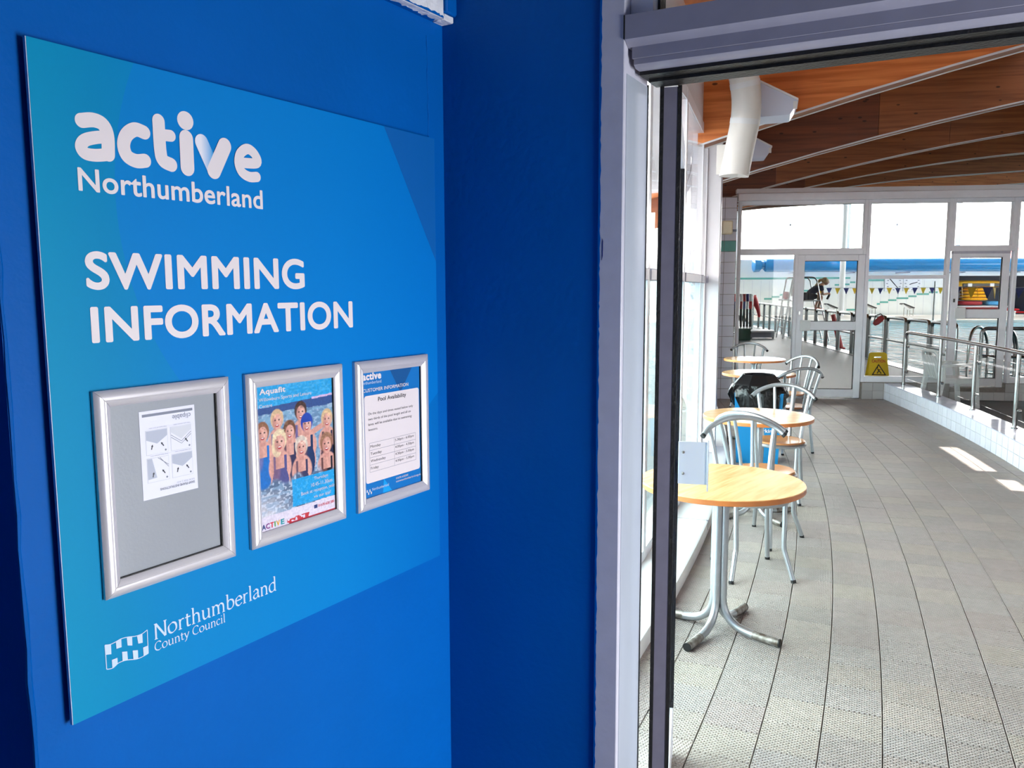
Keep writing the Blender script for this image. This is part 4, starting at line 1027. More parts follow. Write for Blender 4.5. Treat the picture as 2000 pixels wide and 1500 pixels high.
MB().tube([(0.09, 0.0, p.z), (0.095, 0.0, 0.35), (0.10, 0, 0.01)], 0.007, 6).build('rope', 'steel_dark', rc)

def text_mesh(body, m, width, height, weight=0.0, align='LEFT', depth=0.0, flip=False):
    res = 9 if (height or 0) > 0.03 else 4
    cu = bpy.data.curves.new('lettering', 'FONT'); cu.body = body; cu.size = 1.0; cu.resolution_u = res; cu.space_character = 1.0+weight*1.6; cu.fill_mode = 'FRONT' if depth == 0 else 'BOTH'
    cu.extrude = 0.0
    ob = bpy.data.objects.new('lettering', cu); COL.objects.link(ob)
    dg = bpy.context.evaluated_depsgraph_get(); me = bpy.data.meshes.new_from_object(ob.evaluated_get(dg))
    bpy.data.objects.remove(ob)
    co = np.empty(len(me.vertices)*3); me.vertices.foreach_get('co', co); co = co.reshape(-1, 3)
    lo, hi = co.min(0), co.max(0); sx = width/(hi[0]-lo[0]+2*weight) if width else height/(hi[1]-lo[1]); sy = height/(hi[1]-lo[1]+2*weight) if height else sx
    out = np.zeros_like(co); out[:, 0] = (co[:, 0]-lo[0]+weight)*sx; out[:, 2] = (co[:, 1]-lo[1]+weight)*sy
    if flip: out[:, 0] = (hi[0]-lo[0])*sx-out[:, 0]; out[:, 2] = (hi[1]-lo[1])*sy-out[:, 2]
    me.vertices.foreach_set('co', out.ravel()); me.update()
    if weight:                                   # heavier strokes: a few copies laid over one another
        dx, dz = weight*sx, weight*sy; bm = bmesh.new()
        for j, (ox, oz) in enumerate([(math.cos(2*PI*q_/12), math.sin(2*PI*q_/12)) for q_ in range(12)]+[(0, 0)]):
            m2 = me.copy(); m2.transform(Matrix.Translation((ox*dx, -0.000008*j, oz*dz))); bm.from_mesh(m2); bpy.data.meshes.remove(m2)
        me = bpy.data.meshes.new('lettering'); bm.to_mesh(me); bm.free()
    me.materials.clear(); me.materials.append(M(m)); me.update(); return me
def put_text(name, body, m, x, z, width, height, parent, y=0.0, weight=0.0, flip=False):
    return link(name, text_mesh(body, m, width, height, weight, flip=flip), parent, loc=(x, y, z))
p = at(1715, 690, 12.75)
cs = thing('caution_sign', 'yellow folding caution sign standing behind the screen window', 'sign', (p.x, p.y, 0), -0.12)
def leaf_(sg):
    mb = MB(); out = [(-0.165, 0.0), (0.165, 0.0), (0.128, 0.60), (0.10, 0.62), (-0.10, 0.62), (-0.128, 0.60)]
    hole = [(-0.055, 0.56), (0.055, 0.56), (0.065, 0.545), (0.055, 0.53), (-0.055, 0.53), (-0.065, 0.545)]
    tris = tessellate_polygon([[Vector((a, b, 0)) for a, b in out], [Vector((a, b, 0)) for a, b in hole]])
    pts = out+hole; n = len(pts); mb.add([(a, 0, b) for a, b in pts]+[(a, 0.012, b) for a, b in pts], [tuple(t) for t in tris]+[tuple(n+i for i in reversed(t)) for t in tris]+[(i, (i+1) % 6, n+(i+1) % 6, n+i) for i in range(6)]+[(6+i, 6+(i+1) % 6, n+6+(i+1) % 6, n+6+i) for i in range(6)])
    o = mb.build('panel', 'sign_yellow', cs, smooth=False, loc=(0, -0.15*sg, 0)); o.rotation_euler = (-0.23*sg, 0, 0); return o
f0 = leaf_(1); leaf_(-1)
put_text('lettering', 'CAUTION', 'sign_red', -0.10, 0.462, 0.20, 0.048, f0, -0.002, 0.03)
put_text('lettering', '- - -', 'sign_red', -0.03, 0.522, 0.06, 0.006, f0, -0.002, 0.02)
_t = [(-0.11, 0.265), (0.11, 0.265), (0.0, 0.445)]; _t2 = [(-0.082, 0.279), (0.082, 0.279), (0.0, 0.414)]
mb = MB(); mb.add([(a, -0.002, b) for a, b in _t+_t2], [(0, 1, 4, 3), (1, 2, 5, 4), (2, 0, 3, 5)]); mb.build('warning_triangle', 'sign_black', f0)
MB().tube([(-0.018, -0.003, 0.365), (0.0, -0.003, 0.335), (-0.028, -0.003, 0.292)], 0.008, 5).tube([(0.0, -0.003, 0.335), (0.03, -0.003, 0.305), (0.03, -0.003, 0.288)], 0.008, 5).tube([(-0.005, -0.003, 0.35), (0.026, -0.003, 0.355)], 0.006, 5).ball((-0.02, -0.003, 0.383), 0.011, 8, 6).build('falling_figure', 'sign_black', f0)

# ---- lane rope trolley, crate, low platform (far left behind the screen)
p = fl(1452, 657)+Vector((0.1, 0.7, 0))
lt = thing('lane_rope_trolley', 'steel trolley hung with red, white and blue lane ropes', 'trolley', (p.x, p.y, 0))
for x, y in ((-0.35, -0.25), (-0.35, 0.25), (0.30, -0.25), (0.30, 0.25)): MB().tube([(x, y, 0.05), (x, y, 1.38)], 0.028, 8).build('upright', 'steel', lt)
for y in (-0.25, 0.25): MB().tube([(-0.37, y, 1.36), (0.32, y, 1.36)], 0.022, 8).build('top_rail', 'steel', lt)
MB().box(-0.40, 0.36, -0.30, 0.30, 0.05, 0.10).build('base', 'steel_dark', lt)
_rg = random.Random(8)
for i in range(6):
    x = -0.30+i*0.105; cols = [('red_foam', 'flag_navy', 'pole_white', 'red_dark', 'flag_navy', 'pole_white')[(i+k) % 6] for k in range(2)]+['black_plastic']
    rp = MB().tube([(x, -0.27, 1.40), (x+.005, -0.28, 1.15)], 0.048, 8).build('lane_rope', cols[0], lt)
    MB().tube([(x+.005, -0.28, 1.15), (x, -0.28, 0.90)], 0.044, 8).build('segment', cols[1], rp)
    MB().tube([(x, -0.28, 0.90), (x+.01, -0.27, 0.30)], 0.040, 8).build('segment', cols[2], rp)
    MB().tube([(x+.01, -0.27, 0.30), (x+.01, -0.27, 0.12)], 0.03, 8).build('segment', 'pole_white', rp)
p = fl(1478, 651)
rj = skin_mesh('buoyancy_jacket', 'red_foam', [(0, 0, 1.32), (0.14, 0, 1.22), (0.22, 0, 1.02), (0.05, 0, 1.1), (0.02, 0, 0.86), (0.30, 0, 0.80), (0.34, 0, 0.55)], [(0, 1), (1, 2), (0, 3), (3, 4), (2, 5), (5, 6)], [0.13, 0.13, 0.10, 0.14, 0.09, 0.07, 0.05], None, loc=(p.x-0.18, p.y+0.3, 0), label='bright red jacket draped on the rail beside the lane rope trolley', cat='jacket')
p = fl(1450, 664)
cb = thing('storage_crate', 'dark green plastic crate in front of the lane rope trolley', 'crate', (p.x, p.y, 0))
mb = MB()
for a, b, c, d in ((-0.20, 0.20, -0.17, -0.15), (-0.20, 0.20, 0.15, 0.17), (-0.20, -0.18, -0.15, 0.15), (0.18, 0.20, -0.15, 0.15)): mb.box(a, b, c, d, 0.0, 0.34)
mb.box(-0.2, 0.2, -0.17, 0.17, 0, 0.02).build('body', 'green_plastic', cb)
MB().box(-0.215, 0.215, -0.185, 0.185, 0.33, 0.36, 0.005).build('rim', 'green_plastic', cb)
MB().tube([(0.17, -0.19, 0.30), (0.21, -0.2, 0.24), (0.17, -0.19, 0.18)], 0.01, 6).build('handle', 'black_plastic', cb)
p = fl(1483, 660)
pt = thing('low_platform', 'low white topped platform beside the green crate', 'platform', (p.x, p.y+0.1, 0))
MB().box(-0.40, 0.38, -0.45, 0.45, 0.20, 0.25, 0.005).build('top', 'pole_white', pt)
MB().box(-0.39, 0.37, -0.44, -0.40, 0.03, 0.20).build('front_panel', 'print_grey', pt)
for x, y in ((-0.36, -0.40), (0.34, -0.40), (-0.36, 0.40), (0.34, 0.40)): MB().box(x-0.025, x+0.025, y-0.025, y+0.025, 0, 0.20).build('leg', 'black_plastic', pt)

# ================================================================== CAFE FURNITURE ON THE WALKWAY
def make_table(label, loc, rz):
    t_ = thing('cafe_table', label, 'table', loc, rz, 'round cafe tables')
    MB().lathe([(0.0, 0.7265), (0.372, 0.7265), (0.3745, 0.7245), (0.3745, 0.7235), (0.0, 0.7235)], 64).build('top', 'beech_laminate', t_)
    MB().lathe([(0.0, 0.7235), (0.3735, 0.7235), (0.375, 0.722), (0.375, 0.7025), (0.3735, 0.701), (0.0, 0.701)], 64).build('edge_band', 'beech_edge', t_)
    MB().lathe([(0.0, 0.701), (0.10, 0.701), (0.10, 0.695), (0.0, 0.695)], 20).build('plate', 'alu_tube', t_)
    for k in range(4):
        a = k*PI/2; c, s = math.cos(a), math.sin(a); o = 0.0225
        R2 = lambda r, z: (c*r, s*r, z)
        path = [R2(0.10, 0.690), R2(0.05, 0.683), R2(0.026, 0.655), R2(o, 0.61), R2(o, 0.17)]
        for i in range(1, 8):
            b = PI/2*i/8; path.append(R2(o+0.13-0.13*math.cos(b), 0.16-0.13*math.sin(b)))
        leg = MB().tube(path+[R2(o+0.13, 0.028), R2(o+0.16, 0.0245)], 0.0190, 12).build('leg', 'alu_tube', t_)
        MB().tube([R2(o+0.155, 0.0248), R2(0.235, 0.0215), R2(0.30, 0.020)], 0.0197, 12).build('foot', 'worn_tube', leg)
        MB().tube([R2(0.298, 0.0200), R2(0.306, 0.0200)], 0.0195, 12).build('plug', 'rubber_plug', leg)
    return t_
t1 = make_table('nearest round beech cafe table, just behind the open door', (0.975, 3.74, 0), math.radians(50))
for (x, y), l_, a in (((1.727, 5.695), 'round beech cafe table in front of the black topped bin', 20), ((2.599, 8.582), 'round beech cafe table just behind the black topped bin', 75), ((3.06, 10.30), 'farthest round beech cafe table, before the glazed screen', 40)):
    dup(t1, (x, y, 0), math.radians(a), l_)

def make_chair(label, loc, rz):
    c_ = thing('bistro_chair', label, 'chair', loc, rz, 'bistro chairs at the cafe tables')
    MB().lathe([(0.0, 0.450), (0.10, 0.4515), (0.165, 0.458), (0.184, 0.4585), (0.190, 0.453), (0.188, 0.446), (0.0, 0.441)], 40).build('seat', 'beech_seat', c_)
    MB().tube([(0.188*math.cos(2*PI*i/32), 0.188*math.sin(2*PI*i/32), 0.432) for i in range(32)], 0.0130, 8, closed=True).build('seat_ring', 'alu_tube', c_)
    for sx in (-1, 1):
        lg = MB().tube(smoothpath([(sx*0.137, -0.128, 0.434), (sx*0.136, -0.135, 0.30), (sx*0.134, -0.140, 0.19), (sx*0.140, -0.148, 0.15), (sx*0.172, -0.195, 0.012)], 4), 0.0138, 10).build('leg', 'alu_tube', c_)
        MB().tube([(sx*0.1715, -0.194, 0.016), (sx*0.1735, -0.1975, 0.0)], 0.0145, 10).build('foot_cap', 'rubber_plug', lg)
        lg = MB().tube(smoothpath([(sx*0.165, 0.205, 0.012), (sx*0.148, 0.182, 0.24), (sx*0.143, 0.170, 0.43), (sx*0.165, 0.205, 0.62), (sx*0.195, 0.243, 0.795)], 5), 0.0140, 10).build('leg', 'alu_tube', c_)
        MB().tube([(sx*0.1647, 0.2047, 0.016), (sx*0.166, 0.2065, 0.0)], 0.0146, 10).build('foot_cap', 'rubber_plug', lg)
        MB().tube(smoothpath([(sx*0.055, 0.182, 0.434), (sx*0.058, 0.21, 0.58), (sx*0.072, 0.272, 0.838)], 5), 0.0108, 8).build('spindle', 'alu_tube', c_)
    arc = smoothpath([(-0.238, 0.205, 0.758), (-0.19, 0.240, 0.800), (-0.10, 0.268, 0.838), (0, 0.276, 0.850), (0.10, 0.268, 0.838), (0.19, 0.240, 0.800), (0.238, 0.205, 0.758)], 5)
    MB().tube(arc, 0.0158, 12).build('back_bow', 'alu_tube', c_)
    for sx in (-1, 1):
        MB().tube([(sx*0.236, 0.2065, 0.760), (sx*0.246, 0.199, 0.750)], 0.0161, 12).build('plug', 'rubber_plug', c_)
    return c_
def frot(fx, fy): return math.atan2(fy, fx)+PI/2
def from_bow(a, b, toward):                  # place a chair by the two ends of its bow
    A, B = fl(a[0], a[1], 0.755), fl(b[0], b[1], 0.755); m_ = (A+B)/2; d = (B-A); d.z = 0; d.normalize()
    f = Vector((-d.y, d.x, 0)) * toward; c = m_+f*0.205
    return (c.x, c.y, 0), frot(f.x, f.y)
c1 = make_chair('bistro chair tucked under the far side of the nearest table', (1.370, 4.552, 0), frot(0.03, -1))
dup(c1, (1.625, 5.175, 0), frot(0.72, 0.69), 'bistro chair standing back to back with the one at the nearest table')
l_, r_ = from_bow((1466, 774), (1595, 780), -1); dup(c1, l_, r_, 'bistro chair right of the bin at the second table')
l_, r_ = from_bow((1517, 710), (1588, 718), -1); dup(c1, (l_[0]+0.10, l_[1]+0.04, 0), r_, 'bistro chair at the right side of the table behind the bin')
dup(c1, (2.735, 8.06, 0), frot(-0.25, 1), 'bistro chair between the bin and the table behind it')
l_, r_ = from_bow((1431, 686), (1503, 688), -1); dup(c1, (l_[0]+0.05, l_[1]+0.26, 0), r_, 'bistro chair beyond the farthest table, against the glazed screen')

# ---- litter bin
p = fl(1483, 905); bn = thing('litter_bin', 'square blue litter bin with black lid and overhanging black bag', 'bin', (p.x+0.02, p.y+0.17, 0), hrot(-8.1))
mb = MB(); h0, h1 = 0.185, 0.215
mb.add([(sx*h0, sy*h0, 0.0) for sx, sy in ((-1, -1), (1, -1), (1, 1), (-1, 1))]+[(sx*h1, sy*h1, 0.66) for sx, sy in ((-1, -1), (1, -1), (1, 1), (-1, 1))], [(3, 2, 1, 0), (4, 5, 6, 7), (0, 1, 5, 4), (1, 2, 6, 5), (2, 3, 7, 6), (3, 0, 4, 7)])
bb = mb.build('body', 'bin_blue', bn)
MB().box(-0.02, 0.175, -0.2115, -0.2075, 0.43, 0.52).build('notice', 'bin_label', bn)
put_text('lettering', 's in', 'bin_blue', 0.02, 0.475, 0.08, 0.03, bn, -0.2125, 0.02)
put_text('lettering', 'Working', 'print_white', -0.04, 0.285, 0.19, 0.045, bn, -0.2045, 0.02)
_rg = random.Random(14); seg = 40
mb = MB(); rings = []
for z, r, wob in ((0.725, 0.232, 0.0), (0.70, 0.245, 0.006), (0.66, 0.262, 0.012), (0.62, 0.258, 0.018), (0.575, 0.245, 0.022), (0.54, 0.236, 0.014)):
    ring = []
    for k in range(seg):
        a = 2*PI*k/seg; ca, sa = math.cos(a), math.sin(a)
        sq = 1/max(abs(ca), abs(sa)); rr = r*(0.55+0.45*min(sq, 1.25))*1.0+wob*math.sin(k*2.3+z*30)+_rg.uniform(-.004, .004)
        dz = 0.0 if z > 0.6 else 0.05*math.sin(a*2+0.6)-0.06*max(0, math.sin(a*1+3.6))
        ring.append((rr*ca, rr*sa, z+dz))
    rings.append(ring)
mb.add([p for r in rings for p in r], [(i*seg+k, i*seg+(k+1) % seg, (i+1)*seg+(k+1) % seg, (i+1)*seg+k) for i in range(len(rings)-1) for k in range(seg)])
mb.build('bag', 'black_bag', bn)
MB().lathe([(0.245, 0.700), (0.245, 0.722), (0.228, 0.732), (0.155, 0.812), (0.145, 0.815), (0.135, 0.808), (0.135, 0.74), (0.0, 0.735)], 8, a0=PI/8).build('lid', 'black_plastic', bn, smooth=False)

# ---- duct, box lights and speaker up by the windows
dc = thing('air_duct', 'fat white air duct curving down the window wall', 'duct')
path = smoothpath([hall(-9.50, -0.735, 2.47), hall(-9.50, -0.70, 2.68), hall(-9.52, -0.665, 2.88), hall(-9.56, -0.665, 3.06), hall(-9.62, -0.71, 3.25), hall(-9.75, -0.84, 3.42)], 5)
MB().tube(path, 0.108, 20).build('pipe', 'duct_white', dc)
MB().tube([path[0]-Vector((0, 0, 0.004)), path[0]+Vector((0, 0, 0.012))], 0.113, 20).build('end_collar', 'duct_white', dc)
for zi in (9, 16): MB().tube([path[zi], path[zi+1]], 0.111, 20).build('seam_band', 'plastic_white', dc)
a, b = hall(-9.5, -0.98), hall(-9.5, -0.68)
mb = MB(); A = [(-0.17, 2.48), (0.0, 2.48), (0.03, 2.70), (-0.17, 2.70)]
mb.prism(A, 'y', -0.008, 0.008).build('bracket', 'duct_white', dc, loc=hall(-9.5, -0.70), rotz=hrot(-9.5))
def box_light(label, s_, t0, z0, sc=1.0):
    b_ = thing('box_light', label, 'lamp', hall(s_, t0, z0), hrot(s_))
    pr = [(-0.02, -0.13), (0.20, -0.125), (0.215, -0.12), (0.262, -0.045), (0.262, -0.02), (-0.02, 0.145)]
    MB().prism([(x*sc, z*sc) for x, z in pr], 'y', 0.0, 0.31*sc).build('housing', 'plastic_light', b_, smooth=False)
    MB().prism([(x*sc, z*sc) for x, z in [(-0.03, 0.152), (0.27, -0.012), (0.27, -0.028), (-0.03, 0.136)]], 'y', -0.012*sc, 0.318*sc).build('cover', 'plastic_white', b_, smooth=False)
    MB().box(0.235*sc, 0.262*sc, -0.01*sc, 0.012*sc, -0.085*sc, -0.03*sc).build('clip', 'plastic_white', b_)
box_light('white box light beside the duct, fixed to the nearest visible beam', -9.385, -0.56, 3.04)
box_light('white box light lower beside the duct, fixed to the next beam', -6.485, -0.61, 3.16)
p = hall(-4.35, -0.63, 2.43)
sk = thing('wall_speaker', 'cream box speaker on the tiled pier', 'speaker', p, hrot(-4.35))
MB().box(-0.07, 0.07, -0.07, 0.07, -0.095, 0.085, 0.012).build('cabinet', 'cream_plastic', sk)
MB().box(-0.055, 0.055, -0.074, -0.068, -0.08, 0.07, 0.002).build('grille', 'cream_plastic', sk)
MB().tube([(0.0, 0.06, 0.0), (0.03, 0.40, -0.02), (0.02, 0.74, -0.02)], 0.012, 8).build('bracket', 'steel_dark', sk)
MB().box(0.07, 0.13, -0.02, 0.02, -0.06, -0.03).build('cable_gland', 'print_grey', sk)

# ---- white plastic garden chair behind the handrail
wc = thing('plastic_chair', 'white plastic armchair behind the glass of the handrail', 'chair', hall(-4.12, 2.40), hrot(-4.12)+0.15)
wc.scale = (0.9, 0.9, 0.97)
# local +x is where the chair faces
MB().box(-0.21, 0.25, -0.23, 0.23, 0.385, 0.415, 0.01).build('seat', 'plastic_white', wc)
mb = MB()
for k in range(7):
    y = -0.20+k*0.0667
    mb2 = MB().tube([(-0.20, y, 0.40), (-0.25, y*1.03, 0.56), (-0.31, y*1.05, 0.72)], 0.017, 6).build('back_slat', 'plastic_white', wc)
MB().tube(smoothpath([(-0.205, -0.235, 0.40), (-0.255, -0.245, 0.58), (-0.32, -0.19, 0.76), (-0.335, 0, 0.785), (-0.32, 0.19, 0.76), (-0.255, 0.245, 0.58), (-0.205, 0.235, 0.40)], 4), 0.022, 8).build('back_frame', 'plastic_white', wc)
for sy in (-1, 1):
    MB().prism([(-0.27, 0.60), (0.20, 0.625), (0.27, 0.60), (0.27, 0.575), (0.19, 0.595), (-0.26, 0.57)], 'y', sy*0.26-0.03, sy*0.26+0.03).build('armrest', 'plastic_white', wc)
    MB().prism([(0.19, 0.60), (0.27, 0.59), (0.29, 0.38), (0.33, 0.0), (0.275, 0.0), (0.235, 0.36)], 'y', sy*0.255-0.028, sy*0.255+0.028).build('leg', 'plastic_white', wc)
    MB().prism([(-0.26, 0.60), (-0.20, 0.585), (-0.20, 0.40), (-0.28, 0.0), (-0.335, 0.0), (-0.255, 0.40)], 'y', sy*0.245-0.028, sy*0.245+0.028).build('leg', 'plastic_white', wc)
MB().box(-0.20, 0.24, -0.24, -0.215, 0.345, 0.39).box(-0.20, 0.24, 0.215, 0.24, 0.345, 0.39).build('seat_skirt', 'plastic_white', wc)

# ================================================================== INFORMATION BOARD
BZ, BX = 0.964, 0.6475
BW, BH = 0.9285, 1.0025
BK = 0.9867
BF = -0.0160                                 # y of the printed face in wall coordinates
BO = L0+LU*BX+Vector((0, 0, BZ))
bd = thing('information_board', 'large blue swimming information board with white lettering on the wall', 'notice board', BO, LROT)
MB().box(0, BW, -0.0155, -0.0095, 0, BH).build('panel', 'board_edge', bd)
for x_, z_ in ((0.1, 0.1), (0.8, 0.1), (0.1, 0.85), (0.8, 0.85)): MB().box(x_-0.03, x_+0.03, -0.0095, 0.0, z_-0.03, z_+0.03).build('spacer', 'board_edge', bd)
MB().box(0.0012, BW, BF, -0.0155, 0, BH).build('printed_face', 'board_print', bd, smooth=False)
def bp(px, py):                              # measured photo point on the board -> board coordinates
    d = ray(px, py); n = LV; P0 = L0+LV*BF
    k = (P0-CAM).dot(n)/d.dot(n); P = CAM+d*k
    return ((P-L0).dot(LU)-BX, P.z-BZ)
def flat_poly(name, pts, m, parent, y):
    tris = tessellate_polygon([[Vector((a, b, 0)) for a, b in pts]])
    mb = MB(); mb.add([(a, y, b) for a, b in pts], [tuple(t) for t in tris]); return mb.build(name, m, parent, smooth=False)
flat_poly('dark_triangle', [(0.750, BH-0.0005), (0.928, 0.720), (0.928, BH-0.0005)], 'tri_blue', bd, BF-0.0002)
def stroke_outline(pts, wd, caps=8, taper=None):
    P = [Vector((a, b, 0)) for a, b in pts]; n = len(P); L = []; R = []
    for i, p in enumerate(P):
        d = (P[min(i+1, n-1)]-P[max(i-1, 0)]).normalized(); nr = Vector((-d.y, d.x, 0)); h = (wd[i] if isinstance(wd, list) else wd)/2
        L.append(p+nr*h); R.append(p-nr*h)
    out = list(L)
    if caps:
        d = (P[-1]-P[-2]).normalized(); h = (L[-1]-R[-1]).length/2; a0 = math.atan2((L[-1]-P[-1]).y, (L[-1]-P[-1]).x)
        out += [P[-1]+Vector((math.cos(a0-PI*i/caps), math.sin(a0-PI*i/caps), 0))*h for i in range(1, caps)]
    out += R[::-1]
    if caps:
        h = (L[0]-R[0]).length/2; a0 = math.atan2((R[0]-P[0]).y, (R[0]-P[0]).x)
        out += [P[0]+Vector((math.cos(a0-PI*i/caps), math.sin(a0-PI*i/caps), 0))*h for i in range(1, caps)]
    return [(q.x, q.y) for q in out]
def strip_fill(mb, pts, wd, y, caps=8):
    P = [Vector((a, b, 0)) for a, b in pts]; n = len(P); vs_ = []
    for i, p in enumerate(P):
        d = (P[min(i+1, n-1)]-P[max(i-1, 0)]).normalized(); nr = Vector((-d.y, d.x, 0)); h = (wd[i] if isinstance(wd, list) else wd)/2
        a, b = p+nr*h, p-nr*h; yy = y-0.00008*i/n if n > 3 else y; vs_ += [(a.x, yy, a.y), (b.x, yy, b.y)]
    mb.add(vs_, [(2*i, 2*i+1, 2*i+3, 2*i+2) for i in range(n-1)])
    if caps:
        for e, (p, q) in enumerate(((P[0], P[1]), (P[-1], P[-2]))):
            d = (p-q).normalized(); h = (wd[0 if e == 0 else -1] if isinstance(wd, list) else wd)/2; a0 = math.atan2(d.y, d.x)
            mb.add([(p.x, y, p.y)]+[(p.x+h*math.cos(a0-PI/2+PI*i/caps), y, p.y+h*math.sin(a0-PI/2+PI*i/caps)) for i in range(caps+1)], [(0, i+1, i+2) for i in range(caps)])
def grad_white():
    q = NT('print_v_fade'); b = q.b
    tc = q.n('ShaderNodeTexCoord'); gr = q.n('ShaderNodeSeparateXYZ'); q.l(tc.outputs['Generated'], gr.inputs[0])
    cr = q.n('ShaderNodeValToRGB'); cr.color_ramp.elements[0].position = 0.25; cr.color_ramp.elements[0].color = lin((226, 224, 234)); cr.color_ramp.elements[1].position = 0.72; cr.color_ramp.elements[1].color = lin((70, 156, 214))
    q.l(gr.outputs['X'], cr.inputs[0]); q.l(cr.outputs[0], b.inputs['Base Color']); b.inputs['Roughness'].default_value = 0.5
grad_white()
LOGO = {
 'letter_a': [([(478, 706), (545, 703), (600, 728), (629, 790), (634, 905)], 0.0212), ([(632, 803), (560, 806), (497, 822), (474, 858), (497, 897), (556, 910), (632, 906)], 0.0185)],
 'letter_c': [([(843, 776), (790, 759), (741, 790), (723, 850), (743, 912), (795, 943), (848, 942)], 0.0215)],
 'letter_t': [([(927, 709), (938, 880), (955, 940), (1002, 966)], 0.0222), ([(940, 790), (998, 796)], 0.0185)],
 'letter_i': [([(1089, 810), (1097, 984)], 0.0262)],
 'letter_v_fade': [([(1179, 833), (1247, 988)], 0.0262)],
 'letter_v': [([(1314, 856), (1252, 1001)], 0.0275)],
 'letter_e': [([(1400, 952), (1502, 955), (1490, 905), (1448, 873), (1406, 900), (1395, 955), (1415, 1008), (1458, 1036), (1502, 1037)], 0.0180)],
}
k_ = 0
for nm, strokes in LOGO.items():
    mb = MB()
    for pts, wd in strokes:
        q = [bp(a/3, b/3) for a, b in pts]
        q = [(v.x, v.y) for v in smoothpath([(a, b, 0) for a, b in q], 8)] if len(q) > 2 else q
        k_ += 1; strip_fill(mb, q, wd, BF-0.0003-0.0001*k_, 12)
    mb.build('lettering_active_'+nm[7:] if False else 'logo_'+nm, 'print_v_fade' if nm == 'letter_v_fade' else 'print_white', bd, smooth=False)
_c = bp(1085/3, 707/3); _e = bp(1127/3, 707/3); _n = bp(1085/3, 661/3)
flat_poly('logo_dot', [(_c[0]+0.0155*math.cos(2*PI*i/24), _c[1]+0.0150*math.sin(2*PI*i/24)) for i in range(24)], 'print_white', bd, BF-0.0004)
YB = BF-0.0006
put_text('lettering', 'Northumberland', 'print_white', 0.0620, 0.7996, 0.3455, 0.0340, bd, YB, 0.018)
put_text('lettering', 'SWIMMING', 'print_white', 0.0645, 0.6552, 0.4400, 0.0577, bd, YB, 0.028)
put_text('lettering', 'INFORMATION', 'print_white', 0.0680, 0.5749, 0.5690, 0.0557, bd, YB, 0.028)

# serif lettering drawn with a broad pen
GL = {
 'N': (0.66, [[(.08, 0), (.08, .68)], [(.09, .68), (.54, 0)], [(.55, 0), (.55, .68)]], [(0, 0, .16), (0, .68, .12), (.47, .68, .16)]),
 'o': (0.52, [[(.25, .46), (.08, .36), (.05, .22), (.11, .05), (.25, 0), (.41, .09), (.45, .24), (.39, .40), (.25, .46)]], []),
 'r': (0.37, [[(.12, 0), (.12, .45)], [(.13, .33), (.20, .43), (.33, .44)]], [(.03, 0, .18), (.04, .45, .09)]),
 't': (0.34, [[(.14, .58), (.14, .12), (.18, .02), (.31, .03)], [(.03, .43), (.31, .43)]], []),
 'h': (0.55, [[(.12, 0), (.12, .74)], [(.12, .33), (.24, .45), (.38, .41), (.42, .27), (.42, 0)]], [(.04, 0, .17), (.03, .74, .1), (.34, 0, .17)]),
 'u': (0.55, [[(.11, .45), (.11, .14), (.19, .01), (.33, .05), (.42, .15)], [(.42, .45), (.42, 0)]], [(.03, .45, .09), (.33, .45, .09), (.42, 0, .09)]),
 'm': (0.83, [[(.12, 0), (.12, .45)], [(.12, .33), (.24, .45), (.37, .40), (.41, .27), (.41, 0)], [(.41, .33), (.53, .45), (.66, .40), (.70, .27), (.70, 0)]], [(.04, 0, .17), (.04, .45, .09), (.33, 0, .17), (.62, 0, .17)]),
 'b': (0.54, [[(.12, .74), (.12, .04)], [(.12, .33), (.23, .45), (.40, .41), (.47, .25), (.42, .08), (.28, 0), (.12, .05)]], [(.03, .74, .1)]),
 'e': (0.46, [[(.08, .26), (.40, .28), (.36, .41), (.25, .46), (.10, .37), (.06, .22), (.12, .06), (.26, 0), (.42, .09)]], []),
 'l': (0.25, [[(.12, 0), (.12, .74)]], [(.04, 0, .17), (.03, .74, .1)]),
 'a': (0.47, [[(.08, .37), (.20, .46), (.33, .40), (.35, .27), (.35, .09), (.44, .01)], [(.35, .27), (.16, .22), (.07, .11), (.14, .01), (.26, .02), (.35, .12)]], []),
 'n': (0.55, [[(.12, 0), (.12, .45)], [(.12, .33), (.24, .45), (.38, .41), (.42, .27), (.42, 0)]], [(.04, 0, .17), (.04, .45, .09), (.34, 0, .17)]),
 'd': (0.55, [[(.42, .74), (.42, 0)], [(.42, .38), (.30, .46), (.12, .39), (.06, .22), (.12, .05), (.26, 0), (.42, .12)]], [(.33, .74, .1), (.42, 0, .09)]),
 'C': (0.64, [[(.57, .56), (.42, .68), (.18, .62), (.06, .36), (.14, .10), (.38, 0), (.58, .10)]], [(.55, .57, .04)]),
 'y': (0.46, [[(.06, .45), (.24, .03)], [(.43, .45), (.24, .02), (.15, -.16), (.04, -.20)]], [(.0, .45, .15), (.35, .45, .13)]),
 'i': (0.25, [[(.12, 0), (.12, .45)], [(.12, .60), (.121, .66)]], [(.04, 0, .17), (.03, .45, .1)]),
 'c': (0.43, [[(.38, .38), (.26, .46), (.10, .38), (.06, .22), (.12, .06), (.26, 0), (.40, .09)]], []),
}
